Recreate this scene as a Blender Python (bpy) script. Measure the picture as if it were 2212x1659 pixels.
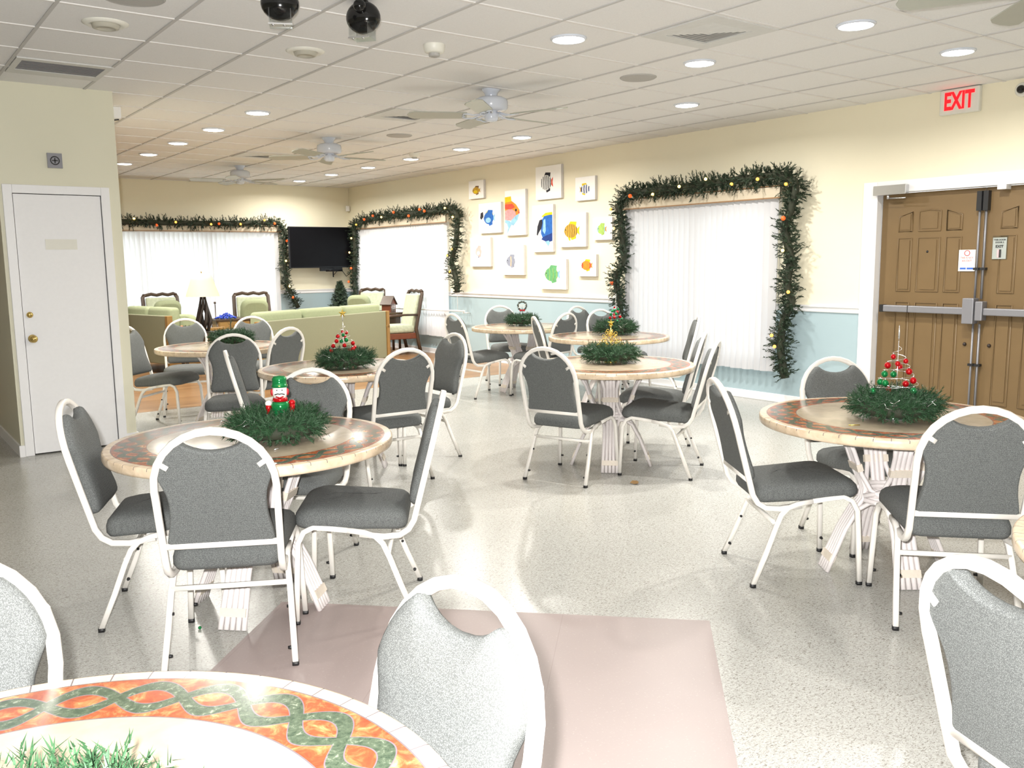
import bpy, math, random
from mathutils import Vector, Matrix
for o in list(bpy.data.objects): bpy.data.objects.remove(o)
sc = bpy.context.scene
COL = sc.collection
PI = math.pi
# ------------------------------------------------------------------ camera
YAW, PITCH, ROLL = map(math.radians, (36.777, 7.9225, -0.7118))
Fv = Vector((math.sin(YAW)*math.cos(PITCH), math.cos(YAW)*math.cos(PITCH), -math.sin(PITCH)))
Rv = Vector((math.cos(YAW), -math.sin(YAW), 0)); Uv = Rv.cross(Fv)
R2 = Rv*math.cos(ROLL)+Uv*math.sin(ROLL); U2 = -Rv*math.sin(ROLL)+Uv*math.cos(ROLL)
cam = bpy.data.cameras.new('camera'); camo = bpy.data.objects.new('camera', cam); COL.objects.link(camo)
cam.sensor_width = 36; cam.lens = 1903.28/2212*36; cam.clip_start = .05; cam.clip_end = 200
camo.matrix_world = Matrix(((R2.x, U2.x, -Fv.x, 0), (R2.y, U2.y, -Fv.y, 0), (R2.z, U2.z, -Fv.z, 1.47), (0, 0, 0, 1)))
sc.camera = camo
# ------------------------------------------------------------------ light
w = bpy.data.worlds.new('sky'); sc.world = w; w.use_nodes = True
w.node_tree.nodes['Background'].inputs[0].default_value = (.93, .97, 1, 1)
w.node_tree.nodes['Background'].inputs[1].default_value = 3.6
sc.view_settings.view_transform = 'Standard'; sc.view_settings.look = 'None'
sc.view_settings.gamma = 1; sc.view_settings.use_curve_mapping = False
sc.view_settings.exposure = 0.36
sc.cycles.use_denoising = True
sc.cycles.max_bounces = 7; sc.cycles.diffuse_bounces = 4; sc.cycles.glossy_bounces = 3; sc.cycles.transmission_bounces = 5
sc.cycles.sample_clamp_indirect = 6; sc.cycles.caustics_reflective = False; sc.cycles.caustics_refractive = False
FLASH_W = 720.0          # the camera's own flash, fired in the photograph
fl = bpy.data.lights.new('camera_flash', 'SPOT'); fl.energy = FLASH_W; fl.spot_size = math.radians(150); fl.spot_blend = .25
fl.shadow_soft_size = .02; fl.color = (1, .985, .96)
flo = bpy.data.objects.new('camera_flash', fl); COL.objects.link(flo)
flo.matrix_world = camo.matrix_world @ Matrix.Translation((-.05, .06, .01))
LAMP_W = 32.0
CEIL = 2.85
XW, YF = 7.56, 15.1
def lamp_light(x, y):
    l = bpy.data.lights.new('downlight_glow', 'AREA'); l.shape = 'DISK'; l.size = .13; l.energy = LAMP_W; l.color = (1, .965, .90)
    l.spread = math.radians(165)
    o = bpy.data.objects.new('downlight_glow', l); COL.objects.link(o); o.location = (x, y, CEIL-.03)
# ------------------------------------------------------------------ node helpers
class NT:
    def __init__(s, name):
        s.m = bpy.data.materials.new(name); s.m.use_nodes = True; s.t = s.m.node_tree; s.n = s.t.nodes
        s.b = s.n['Principled BSDF']; s.L = s.t.links.new
    def _in(s, sock, v):
        if v is None: return
        if hasattr(v, 'is_output'): s.L(v, sock)
        else:
            if isinstance(v, (tuple, list)) and len(v) == 3 and sock.type == 'RGBA': v = (*v, 1)
            sock.default_value = v
    def M(s, op, a, b=None, c=None):
        n = s.n.new('ShaderNodeMath'); n.operation = op
        for i, v in enumerate((a, b, c)): s._in(n.inputs[i], v) if v is not None else None
        return n.outputs[0]
    def mix(s, f, a, b, typ='MIX'):
        n = s.n.new('ShaderNodeMix'); n.data_type = 'RGBA'; n.blend_type = typ
        s._in(n.inputs[0], f); s._in(n.inputs[6], a); s._in(n.inputs[7], b); return n.outputs[2]
    def coord(s, which='Object'):
        return s.n.new('ShaderNodeTexCoord').outputs[which]
    def scale(s, vec, sx, sy, sz):
        n = s.n.new('ShaderNodeMapping'); s.L(vec, n.inputs[0]); n.inputs['Scale'].default_value = (sx, sy, sz); return n.outputs[0]
    def rotz(s, vec, a):
        n = s.n.new('ShaderNodeMapping'); s.L(vec, n.inputs[0]); n.inputs['Rotation'].default_value = (0, 0, a); return n.outputs[0]
    def noise(s, vec, sc_, det=3, rough=.5, dist=0):
        n = s.n.new('ShaderNodeTexNoise'); s.L(vec, n.inputs['Vector']); n.inputs['Scale'].default_value = sc_
        n.inputs['Detail'].default_value = det; n.inputs['Roughness'].default_value = rough; n.inputs['Distortion'].default_value = dist
        return n.outputs['Fac']
    def ramp(s, f, *stops):
        n = s.n.new('ShaderNodeValToRGB'); s.L(f, n.inputs[0]); cr = n.color_ramp
        while len(cr.elements) < len(stops): cr.elements.new(.5)
        for e, (p, c) in zip(cr.elements, stops):
            e.position = p; e.color = (*c, 1) if isinstance(c, tuple) else (c, c, c, 1)
        return n.outputs[0]
    def sep(s, vec):
        n = s.n.new('ShaderNodeSeparateXYZ'); s.L(vec, n.inputs[0]); return n.outputs
    def bump(s, h, st=.3, d=.01):
        n = s.n.new('ShaderNodeBump'); s.L(h, n.inputs['Height']); n.inputs['Strength'].default_value = st; n.inputs['Distance'].default_value = d
        s.L(n.outputs[0], s.b.inputs['Normal'])
    def base(s, c): s._in(s.b.inputs['Base Color'], c)
    def set(s, rough=.5, metal=0, spec=.5, **k):
        s._in(s.b.inputs['Roughness'], rough); s.b.inputs['Metallic'].default_value = metal; s.b.inputs['Specular IOR Level'].default_value = spec
        for a, v in k.items(): s._in(s.b.inputs[a.replace('_', ' ')], v)
        return s.m
def plain(name, c, rough=.5, metal=0, spec=.5, var=.08, sc_=20, **k):
    t = NT(name); f = t.noise(t.coord(), sc_, 4)
    c2 = tuple(min(1, x*(1+var)) for x in c); c1 = tuple(x*(1-var) for x in c)
    t.base(t.mix(f, c1, c2)); return t.set(rough, metal, spec, **k)
def glow(name, c, st):
    t = NT(name); t.base(c); return t.set(.4, Emission_Color=c, Emission_Strength=st)
MATS = {}
def mk():
    m = MATS
    m['white_paint'] = plain('white_paint', (.84, .83, .81), .35, var=.02)
    m['trim_white'] = plain('trim_white', (.82, .82, .83), .4, var=.02)
    m['chair_paint'] = plain('chair_paint', (.80, .77, .72), .3, var=.03)
    m['black_rubber'] = plain('black_rubber', (.012, .012, .013), .5)
    m['black_gloss'] = plain('black_gloss', (.006, .006, .006), .12)
    m['tv_black'] = plain('tv_black', (.006, .006, .008), .3, spec=.2)
    m['screen'] = plain('screen', (.004, .004, .005), .3, spec=.06)
    m['cane'] = plain('cane', (.80, .75, .74), .4, var=.06, sc_=60)
    m['cane_wrap'] = plain('cane_wrap', (.76, .68, .58), .5, var=.1, sc_=80)
    m['steel'] = plain('steel', (.55, .55, .55), .28, metal=.9, var=.04)
    m['grey_metal'] = plain('grey_metal', (.24, .24, .26), .4, metal=.3, var=.04)
    m['brass'] = plain('brass', (.75, .55, .2), .2, metal=1)
    m['gold'] = plain('gold', (.85, .6, .12), .25, metal=.9)
    m['silver_wire'] = plain('silver_wire', (.8, .8, .8), .2, metal=.9)
    m['red_ball'] = plain('red_ball', (.55, .008, .012), .12, metal=.45)
    m['green_ball'] = plain('green_ball', (.01, .22, .06), .12, metal=.45)
    m['red_ribbon'] = plain('red_ribbon', (.45, .01, .02), .5)
    m['bulb'] = glow('bulb_lit', (1, .38, .05), 3.2)
    m['bulb_hot'] = glow('bulb_hot', (1, .62, .16), 5)
    m['ball_glow'] = glow('glowing_ball', (.75, .10, .015), .7)  # weak glow put into the ornament balls, which are no lamps
    m['exit_red'] = glow('exit_red', (1, .004, .01), 1.3)
    m['lens_on'] = glow('lamp_lens', (1, .95, .82), 14)
    m['lens_off'] = plain('lens_off', (.45, .43, .36), .4)
    m['cream_plastic'] = plain('cream_plastic', (.72, .71, .64), .4, var=.03)
    m['grille'] = plain('grille', (.42, .41, .39), .7, var=.2, sc_=300)
    m['louver'] = plain('louver', (.62, .62, .60), .5)
    m['dark_louver'] = plain('dark_louver', (.16, .16, .18), .5); m['vent_back'] = plain('vent_back', (.50, .50, .50), .6)
    m['fan_white'] = plain('fan_white', (.62, .66, .74), .2, var=.02)
    m['fan_blade'] = plain('fan_blade', (.42, .43, .37), .35, var=.05)
    m['green_fabric'] = plain('green_fabric', (.30, .335, .20), .9, var=.1, sc_=40)
    m['green_panel'] = plain('green_panel', (.25, .255, .165), .9, var=.06, sc_=60)
    m['green_pattern'] = plain('green_pattern', (.48, .52, .38), .9, var=.3, sc_=25)
    m['oak'] = plain('oak', (.30, .17, .05), .45, var=.25, sc_=12)
    m['dark_wood'] = plain('dark_wood', (.06, .035, .02), .4, var=.3, sc_=14)
    m['red_wood'] = plain('red_wood', (.16, .045, .02), .4, var=.3, sc_=14)
    m['driftwood'] = plain('driftwood', (.025, .016, .012), .5, var=.3)
    m['lamp_shade'] = plain('lamp_shade', (.62, .56, .42), .8, var=.03)
    m['blue_beads'] = plain('blue_beads', (.02, .06, .45), .25)
    m['needle'] = plain('needle', (.024, .066, .028), .6, spec=.3, var=.6, sc_=60)
    m['needle_dark'] = plain('needle_dark', (.022, .042, .020), .6, var=.6, sc_=40)
    m['twig'] = plain('twig', (.03, .035, .02), .8)
    m['tinsel'] = plain('tinsel', (.7, .75, .7), .2, metal=.8)
    m['paper'] = plain('paper', (.80, .80, .76), .6, var=.03)
    m['ink_red'] = plain('ink_red', (.55, .05, .06), .6)
    m['ink_black'] = plain('ink_black', (.03, .03, .03), .6)
    m['ink_blue'] = plain('ink_blue', (.03, .12, .5), .6)
    m['ink_pink'] = plain('ink_pink', (.7, .4, .42), .6)
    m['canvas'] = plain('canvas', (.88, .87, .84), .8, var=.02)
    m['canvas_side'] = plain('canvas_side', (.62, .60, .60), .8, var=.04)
    m['valance'] = plain('valance', (.58, .51, .39), .7, var=.06, sc_=10)
    m['valance_edge'] = plain('valance_edge', (.30, .17, .08), .6)
    m['brown_leaf'] = plain('brown_leaf', (.3, .18, .07), .7, var=.3)
    m['skin_white'] = plain('painted_white', (.85, .8, .76), .3)
    m['door_brown'] = plain('door_brown', (.165, .105, .045), .45, var=.10, sc_=5)
    m['door_white'] = plain('door_white', (.80, .80, .81), .5, var=.03, sc_=40)
        # glass
    t = NT('window_glass'); t.n.remove(t.b); out = t.n['Material Output']
    tp = t.n.new('ShaderNodeBsdfTransparent'); tp.inputs[0].default_value = (.93, .96, .95, 1); gl = t.n.new('ShaderNodeBsdfGlossy'); gl.inputs['Roughness'].default_value = .02
    x = t.n.new('ShaderNodeMixShader'); x.inputs[0].default_value = .06
    t.L(tp.outputs[0], x.inputs[1]); t.L(gl.outputs[0], x.inputs[2]); t.L(x.outputs[0], out.inputs[0]); m['glass'] = t.m
    t = NT('clear_plastic'); t.n.remove(t.b); out = t.n['Material Output']
    tp = t.n.new('ShaderNodeBsdfTransparent'); tp.inputs[0].default_value = (.93, .95, .95, 1); gl = t.n.new('ShaderNodeBsdfGlossy'); gl.inputs['Roughness'].default_value = .08
    x = t.n.new('ShaderNodeMixShader'); x.inputs[0].default_value = .13
    t.L(tp.outputs[0], x.inputs[1]); t.L(gl.outputs[0], x.inputs[2]); t.L(x.outputs[0], out.inputs[0]); m['clear'] = t.m
    # vanes: translucent vinyl; lounge windows' brighter daylight is put into lighter, more translucent copies
    for nm, dif, f_ in (('vane', .60, .15), ('vane_bright', .68, .24), ('vane_brightest', .78, .42)):
        t = NT(nm); t.n.remove(t.b); out = t.n['Material Output']
        d = t.n.new('ShaderNodeBsdfDiffuse'); d.inputs[0].default_value = (dif, dif, dif+.02, 1)
        tr = t.n.new('ShaderNodeBsdfTranslucent'); tr.inputs[0].default_value = (.80, .80, .82, 1)
        x = t.n.new('ShaderNodeMixShader'); x.inputs[0].default_value = f_
        t.L(d.outputs[0], x.inputs[1]); t.L(tr.outputs[0], x.inputs[2]); t.L(x.outputs[0], out.inputs[0]); m[nm] = t.m
    # chair fabric: grey weave of light and dark threads
    t = NT('grey_weave'); v = t.coord()
    vo = t.n.new('ShaderNodeTexVoronoi'); t.L(v, vo.inputs['Vector']); vo.inputs['Scale'].default_value = 480; vo.inputs['Randomness'].default_value = .85; h = vo.outputs['Distance']
    dots = t.ramp(h, (.08, (.36, .38, .37)), (.30, (.150, .158, .155)), (.62, (.080, .085, .084)))
    big = t.noise(v, 9, 2)
    t.base(t.mix(.12, dots, t.mix(big, (.10, .105, .105), (.15, .155, .15)))); t.bump(h, -.2, .0006)
    m['weave'] = t.set(.85, spec=.3)
    # wall: cream above, pale blue wainscot below the rail, faint block courses
    t = NT('wall_paint'); g = t.n.new('ShaderNodeNewGeometry').outputs['Position']; z = t.sep(g)[2]
    low = t.M('LESS_THAN', z, .955); n_ = t.noise(g, 2.5, 3)
    cream = t.mix(n_, (.80, .745, .575), (.83, .775, .605)); blue = t.mix(n_, (.35, .46, .50), (.39, .50, .54))
    t.base(t.mix(low, cream, blue))
    fr = t.M('FRACT', t.M('DIVIDE', z, .2032)); j = t.M('LESS_THAN', fr, .035)
    t.bump(t.M('ADD', t.M('MULTIPLY', j, -.5), t.M('MULTIPLY', t.noise(g, 60, 2), .12)), .25, .004)
    m['wall'] = t.set(.55, spec=.35)
    t = NT('wall_cream'); g = t.n.new('ShaderNodeNewGeometry').outputs['Position']
    t.base(t.mix(t.noise(g, 2.5, 3), (.68, .66, .52), (.72, .70, .56))); t.bump(t.noise(g, 70, 2), .1, .003); m['wall_cream'] = t.set(.6)
    # ceiling tile
    t = NT('ceiling_tile'); g = t.n.new('ShaderNodeNewGeometry').outputs['Position']
    t.base(t.mix(t.noise(g, 130, 3, .7), (.72, .715, .71), (.86, .855, .85))); t.bump(t.noise(g, 160, 2), .15, .002); m['ceil'] = t.set(.9, spec=.1)
    m['tbar_shaded'] = plain('shaded_runner', (.50, .49, .48), .5, var=.02); m['tbar'] = plain('ceiling_bar', (.72, .70, .68), .5, var=.02)  # shade of the tile reveals is put into the runners' darker grey
    # floor
    t = NT('vinyl_tile'); g = t.n.new('ShaderNodeNewGeometry').outputs['Position']
    s1 = t.noise(t.scale(g, 1, 2.6, 1), 75, 2, .6, 1.2); s2 = t.noise(t.scale(t.rotz(g, .9), 1, 2.6, 1), 110, 2, .6, 1.0)
    n0 = t.noise(g, 1.6, 3)
    basec = t.mix(n0, (.40, .40, .375), (.44, .44, .415))
    c = t.mix(t.ramp(s1, (.57, 0.), (.64, 1.)), basec, (.17, .155, .135)); c = t.mix(t.ramp(s2, (.57, 0.), (.62, .9)), c, (.25, .235, .20))
    c = t.mix(t.ramp(s2, (.34, .8), (.40, 0.)), c, (.60, .60, .57))
    r = t.sep(t.rotz(g, PI/4))
    sx = t.M('LESS_THAN', t.M('ABSOLUTE', t.M('SUBTRACT', t.M('FRACT', t.M('DIVIDE', r[0], .3048)), .5)), .0035)
    sy = t.M('LESS_THAN', t.M('ABSOLUTE', t.M('SUBTRACT', t.M('FRACT', t.M('DIVIDE', r[1], .3048)), .5)), .0035)
    seam = t.M('MULTIPLY', t.M('MAXIMUM', sx, sy), .30)
    t.base(t.mix(seam, c, (.25, .24, .22)))
    m['floor'] = t.set(.25, spec=.45)
    t = NT('mauve_tile'); g = t.n.new('ShaderNodeNewGeometry').outputs['Position']
    c = t.mix(t.noise(g, 3, 3), (.30, .245, .235), (.335, .275, .26)); c = t.mix(t.ramp(t.noise(g, 120, 2), (.62, 0.), (.75, .5)), c, (.42, .36, .34))
    r = t.sep(t.rotz(g, PI/4))
    sx = t.M('LESS_THAN', t.M('ABSOLUTE', t.M('SUBTRACT', t.M('FRACT', t.M('DIVIDE', r[0], .6096)), .5)), .002)
    t.base(t.mix(t.M('MULTIPLY', sx, .4), c, (.2, .15, .14))); m['mauve'] = t.set(.38, spec=.4)
    t = NT('plank_floor'); g = t.n.new('ShaderNodeNewGeometry').outputs['Position']; r = t.sep(g)
    row = t.M('FLOOR', t.M('DIVIDE', r[1], .12)); wn = t.n.new('ShaderNodeTexWhiteNoise'); wn.noise_dimensions = '1D'; t.L(row, wn.inputs['W'])
    c = t.mix(wn.outputs['Value'], (.24, .12, .045), (.36, .20, .09)); c = t.mix(t.M('MULTIPLY', t.noise(t.scale(g, 2, 30, 1), 3, 3), .4), c, (.16, .08, .03))
    gap = t.M('LESS_THAN', t.M('FRACT', t.M('DIVIDE', r[1], .12)), .03); t.base(t.mix(gap, c, (.06, .03, .015))); m['wood_floor'] = t.set(.3)
    # mosaic table top
    t = NT('mosaic_marble'); v = t.coord(); x, y, z = t.sep(v)
    rr = t.M('SQRT', t.M('ADD', t.M('MULTIPLY', x, x), t.M('MULTIPLY', y, y))); th = t.M('ARCTAN2', y, x)
    sn = t.M('MULTIPLY', t.M('SINE', t.M('MULTIPLY', th, 13.5)), .0395); q = t.M('SUBTRACT', rr, .4875)
    dm = t.M('MINIMUM', t.M('ABSOLUTE', t.M('SUBTRACT', q, sn)), t.M('ABSOLUTE', t.M('ADD', q, sn)))
    ring = t.M('MULTIPLY', t.M('GREATER_THAN', rr, .42), t.M('LESS_THAN', rr, .555))
    nz = t.noise(v, 26, 5, .65, .8); nf = t.noise(v, 70, 4, .7, .5)
    orange = t.ramp(nz, (.30, (.20, .034, .016)), (.48, (.27, .065, .024)), (.60, (.38, .16, .06)), (.72, (.58, .38, .20)))
    green = t.ramp(nf, (.35, (.03, .05, .03)), (.58, (.075, .10, .065)), (.74, (.32, .35, .27)))
    cream = t.ramp(t.noise(v, 9, 4, .6, .4), (.3, (.30, .25, .18)), (.7, (.41, .345, .255)))
    rimc = t.ramp(t.noise(v, 14, 4, .6, .6), (.3, (.52, .40, .27)), (.7, (.74, .60, .44)))
    rg = t.mix(t.M('LESS_THAN', dm, .0175), orange, (.16, .12, .14)); rg = t.mix(t.M('LESS_THAN', dm, .0150), rg, green)
    c = t.mix(t.M('GREATER_THAN', rr, .555), cream, rimc); c = t.mix(ring, c, rg)
    g1 = t.M('LESS_THAN', t.M('ABSOLUTE', t.M('SUBTRACT', rr, .555)), .0014); g2 = t.M('LESS_THAN', t.M('ABSOLUTE', t.M('SUBTRACT', rr, .42)), .0014)
    tg = t.M('MULTIPLY', t.M('LESS_THAN', t.M('ABSOLUTE', t.M('SUBTRACT', t.M('FRACT', t.M('MULTIPLY', th, 54/(2*PI))), .5)), .02), t.M('MULTIPLY', t.M('GREATER_THAN', rr, .555), t.M('GREATER_THAN', z, -.012)))
    grout = t.M('MAXIMUM', t.M('MAXIMUM', g1, g2), tg); t.base(t.mix(grout, c, (.13, .11, .12)))
    m['mosaic'] = t.set(.19, spec=.55)
mk()
def M_(*k): return [MATS[x] if isinstance(x, str) else x for x in k]
# ------------------------------------------------------------------ mesh builder
class MB:
    def __init__(s): s.v = []; s.f = []; s.mi = []; s.sm = []
    def add(s, vs, fs, mi=0, smooth=False, M=None):
        k = len(s.v)
        s.v += [tuple(M @ Vector(p)) for p in vs] if M is not None else [tuple(p) for p in vs]
        for f in fs: s.f.append([k+i for i in f]); s.mi.append(mi); s.sm.append(smooth)
        return s
    def box(s, x0, y0, z0, x1, y1, z1, mi=0, M=None):
        vs = [(x, y, z) for z in (z0, z1) for y in (y0, y1) for x in (x0, x1)]
        return s.add(vs, [(0, 2, 3, 1), (4, 5, 7, 6), (0, 1, 5, 4), (2, 6, 7, 3), (0, 4, 6, 2), (1, 3, 7, 5)], mi, False, M)
    def rbox(s, x0, y0, z0, x1, y1, z1, r=.01, mi=0, M=None, seg=3):
        # box with all edges rounded (superellipsoid-like pad): rings of rounded rectangles
        def ring(z, ins):
            pts = []; rr = max(r-ins*.0, .001)
            for cx, cy, a0 in ((x1-r, y1-r, 0), (x0+r, y1-r, 90), (x0+r, y0+r, 180), (x1-r, y0+r, 270)):
                for k in range(seg+1):
                    a = math.radians(a0+90*k/seg); pts.append((cx+(r-ins)*math.cos(a), cy+(r-ins)*math.sin(a), z))
            return pts
        R = []
        for k in range(seg+1):
            a = PI/2*k/seg; R.append(ring(z0+r*(1-math.sin(a)), r*(1-math.cos(a))))
        for k in range(seg+1):
            a = PI/2*(1-k/seg); R.append(ring(z1-r*(1-math.sin(a)), r*(1-math.cos(a))))
        R = R[::1]
        # first ring should be fully inset at z0
        R[:seg+1] = [ring(z0+r*(1-math.cos(PI/2*k/seg)), r*(1-math.sin(PI/2*k/seg))) for k in range(seg+1)]
        R[seg+1:] = [ring(z1-r*(1-math.cos(PI/2*(1-k/seg))), r*(1-math.sin(PI/2*(1-k/seg)))) for k in range(seg+1)]
        return s.loft(R, mi, True, True, M)
    def loft(s, rings, mi=0, cap=True, smooth=True, M=None, closed=True):
        n = len(rings[0]); vs = [p for r in rings for p in r]; fs = []
        for i in range(len(rings)-1):
            for j in range(n if closed else n-1):
                a = i*n+j; b = i*n+(j+1) % n; fs.append((a, b, b+n, a+n))
        s.add(vs, fs, mi, smooth, M)
        if cap:
            k = len(s.v)-len(vs)
            s.f.append([k+i for i in range(n-1, -1, -1)]); s.mi.append(mi); s.sm.append(False)
            s.f.append([k+(len(rings)-1)*n+i for i in range(n)]); s.mi.append(mi); s.sm.append(False)
        return s
    def tube(s, path, r, n=8, mi=0, cap=True, closed=False, flat=None, up=None, M=None, phase=0):
        # sweep; r may be a number or a list; flat=(a,b) squashes the section along frame axes
        P = [Vector(p) for p in path]; m = len(P); T = []
        for i in range(m):
            a = P[(i-1) % m] if (closed or i > 0) else P[i]; b = P[(i+1) % m] if (closed or i < m-1) else P[i]
            T.append((b-a).normalized())
        u = Vector(up) if up else (Vector((0, 0, 1)) if abs(T[0].z) < .9 else Vector((1, 0, 0)))
        rings = []
        for i in range(m):
            u = (u-T[i]*u.dot(T[i]))
            if u.length < 1e-6: u = T[i].orthogonal()
            u.normalize(); w_ = T[i].cross(u)
            rr = r[i] if isinstance(r, (list, tuple)) else r; fa, fb = flat if flat else (1, 1)
            ring = []
            for k in range(n):
                a = 2*PI*k/n+phase; ca, sa = math.cos(a), math.sin(a)
                if flat and len(flat) and n > 6:   # rounded-square section
                    e = .45; ca = math.copysign(abs(ca)**e, ca); sa = math.copysign(abs(sa)**e, sa)
                ring.append(P[i]+u*(rr*fa*ca)+w_*(rr*fb*sa))
            rings.append(ring)
        if closed: rings.append(rings[0])
        return s.loft(rings, mi, cap and not closed, True, M)
    def lathe(s, prof, n=24, c=(0, 0, 0), mi=0, M=None, cap=True):
        rings = [[(c[0]+r*math.cos(2*PI*k/n), c[1]+r*math.sin(2*PI*k/n), c[2]+z) for k in range(n)] for r, z in prof]
        return s.loft(rings, mi, cap, True, M)
    def ball(s, c, r, n=10, mi=0, sq=(1, 1, 1)):
        m = max(4, n//2+1); rings = []
        for i in range(m+1):
            a = -PI/2+PI*i/m; a = max(-PI/2+.03, min(PI/2-.03, a))
            rings.append([(c[0]+sq[0]*r*math.cos(a)*math.cos(2*PI*k/n), c[1]+sq[1]*r*math.cos(a)*math.sin(2*PI*k/n), c[2]+sq[2]*r*math.sin(a)) for k in range(n)])
        return s.loft(rings, mi, True, True)
    def prism(s, poly, d0, d1, axis='z', mi=0, M=None, side=None):
        # poly in 2D, extruded along an axis. x: (y,z) plane, y: (x,z) plane, z: (x,y)
        f = {'z': lambda p, d: (p[0], p[1], d), 'y': lambda p, d: (p[0], d, p[1]), 'x': lambda p, d: (d, p[0], p[1])}[axis]
        n = len(poly); vs = [f(p, d0) for p in poly]+[f(p, d1) for p in poly]
        s.add(vs, [tuple(range(n-1, -1, -1)), tuple(range(n, 2*n))], mi, False, M)
        k = len(s.v)-2*n
        for i in range(n): s.f.append([k+i, k+(i+1) % n, k+n+(i+1) % n, k+n+i]); s.mi.append(mi if side is None else side); s.sm.append(False)
        return s
    def mesh(s, name, mats):
        me = bpy.data.meshes.new(name); me.from_pydata(s.v, [], s.f)
        for x in mats: me.materials.append(x)
        me.polygons.foreach_set('material_index', s.mi); me.polygons.foreach_set('use_smooth', s.sm)
        me.update(); return me
    def build(s, name, mats, parent=None, loc=None, fix=True):
        if isinstance(mats, str): mats = M_(mats)
        elif isinstance(mats, tuple): mats = M_(*mats)
        me = s.mesh(name, mats)
        if fix:
            import bmesh
            bm = bmesh.new(); bm.from_mesh(me); bmesh.ops.recalc_face_normals(bm, faces=bm.faces); bm.to_mesh(me); bm.free()
        o = bpy.data.objects.new(name, me); COL.objects.link(o)
        if parent is not None: o.parent = parent
        if loc is not None: o.location = loc
        return o
def bevel(o, w_=.005, seg=2):
    b = o.modifiers.new('b', 'BEVEL'); b.width = w_; b.segments = seg; b.limit_method = 'ANGLE'; return o
def thing(name, label, cat, loc=(0, 0, 0), rz=0, group=None):
    o = bpy.data.objects.new(name, None); COL.objects.link(o); o.location = loc; o.rotation_euler = (0, 0, rz); o.empty_display_size = .1
    return tag(o, label, cat, group)
def tag(o, label, cat, group=None):
    o['label'] = label; o['category'] = cat
    if group: o['group'] = group
    return o
def struct(o): o['kind'] = 'structure'; return o
KIDS = {}
def kids(o): return [c for c in COL.objects if c.parent == o]
def dup(root, loc=None, rz=None, label=None, group=None, parent=None, K=None):
    r = root.copy(); COL.objects.link(r)
    if parent is not None: r.parent = parent
    if loc is not None: r.location = loc
    if rz is not None: r.rotation_euler = (0, 0, rz)
    if label: r['label'] = label
    if group: r['group'] = group
    K = K if K is not None else treeof(root)
    for c in K.get(root, []): dup(c, parent=r, K=K)
    return r
def treeof(root):
    K = {}; st = [root]; allo = list(COL.objects); by = {}
    for o in allo: by.setdefault(o.parent, []).append(o)
    while st:
        o = st.pop(); ks = by.get(o, []); K[o] = ks; st += ks
    return K
def text_part(name, body, size, matx, parent, M, ext=.001, bold=0, align='CENTER', sx=1):
    cu = bpy.data.curves.new(name, 'FONT'); cu.body = body; cu.size = size; cu.extrude = ext; cu.offset = bold; cu.align_x = align; cu.align_y = 'CENTER'
    tmp = bpy.data.objects.new('tmp', cu); COL.objects.link(tmp); bpy.context.view_layer.update()
    me = bpy.data.meshes.new_from_object(tmp.evaluated_get(bpy.context.evaluated_depsgraph_get())); bpy.data.objects.remove(tmp)
    me.materials.clear(); me.materials.append(MATS[matx]); me.transform(M @ Matrix.Diagonal((sx, 1, 1, 1)))
    o = bpy.data.objects.new(name, me); COL.objects.link(o); o.parent = parent; return o
# text facing -X (on the right wall): local x -> -Y, local y -> Z, local z -> -X
def on_right(x, y, z): return Matrix(((0, 0, -1, x), (-1, 0, 0, y), (0, 1, 0, z), (0, 0, 0, 1)))
# ------------------------------------------------------------------ room shell
def wall_boxes(mb, axis, plane, th, a0, a1, z0, z1, holes):
    # rectangular wall with rectangular holes (a0,a1,z0,z1)
    As = sorted({a0, a1, *[h for H in holes for h in H[:2]]}); Zs = sorted({z0, z1, *[h for H in holes for h in H[2:]]})
    for i in range(len(As)-1):
        for j in range(len(Zs)-1):
            ca, cz = (As[i]+As[i+1])/2, (Zs[j]+Zs[j+1])/2
            if any(h[0] < ca < h[1] and h[2] < cz < h[3] for h in holes): continue
            if axis == 'x': mb.box(plane, As[i], Zs[j], plane+th, As[i+1], Zs[j+1])
            else: mb.box(As[i], plane, Zs[j], As[i+1], plane+th, Zs[j+1])
XL, YB = -4.0, -3.5
W1 = (5.66, 7.60, .42, 2.0); W2 = (11.75, 14.62, .42, 2.0); W3 = (2.75, 6.05, .42, 2.0); DR = (2.602, 4.538, 0, 2.052)
fl_ = MB().box(XL-.2, YB-.2, -.15, XW+.2, YF+.2, 0).build('floor', 'floor'); struct(fl_)
A = (1.40, 3.58); B = (2.70, 2.28)
MB().prism([A, B, (1.42, 1.0), (.12, 2.30)], .0, .0015, 'z').build('mauve_floor_inlay', 'mauve', fl_)
MB().box(XL, 9.3, 0, XW, YF, .0015).build('wood_plank_floor', 'wood_floor', fl_)
struct(MB().box(XL-.2, YB-.2, CEIL, XW+.2, YF+.2, CEIL+.15).build('ceiling', 'ceil'))
mb = MB(); GX, GY, T = 3.4532, 4.0864, .6096
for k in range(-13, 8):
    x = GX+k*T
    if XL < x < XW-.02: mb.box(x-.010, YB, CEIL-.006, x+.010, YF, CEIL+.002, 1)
for k in range(-13, 19):
    y = GY+k*T
    if YB < y < YF-.02: mb.box(XL, y-.012, CEIL-.0055, XW, y+.012, CEIL+.002)
struct(mb.build('trim_1', ('tbar', 'tbar_shaded')))
mb = MB(); wall_boxes(mb, 'x', XW, .2, YB-.2, YF+.2, 0, CEIL, [W1, W2, DR]); wr_ = struct(mb.build('wall_right', 'wall'))
mb = MB(); wall_boxes(mb, 'y', YF, .2, XL-.2, XW, 0, CEIL, [W3]); struct(mb.build('wall_far', 'wall'))
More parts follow.
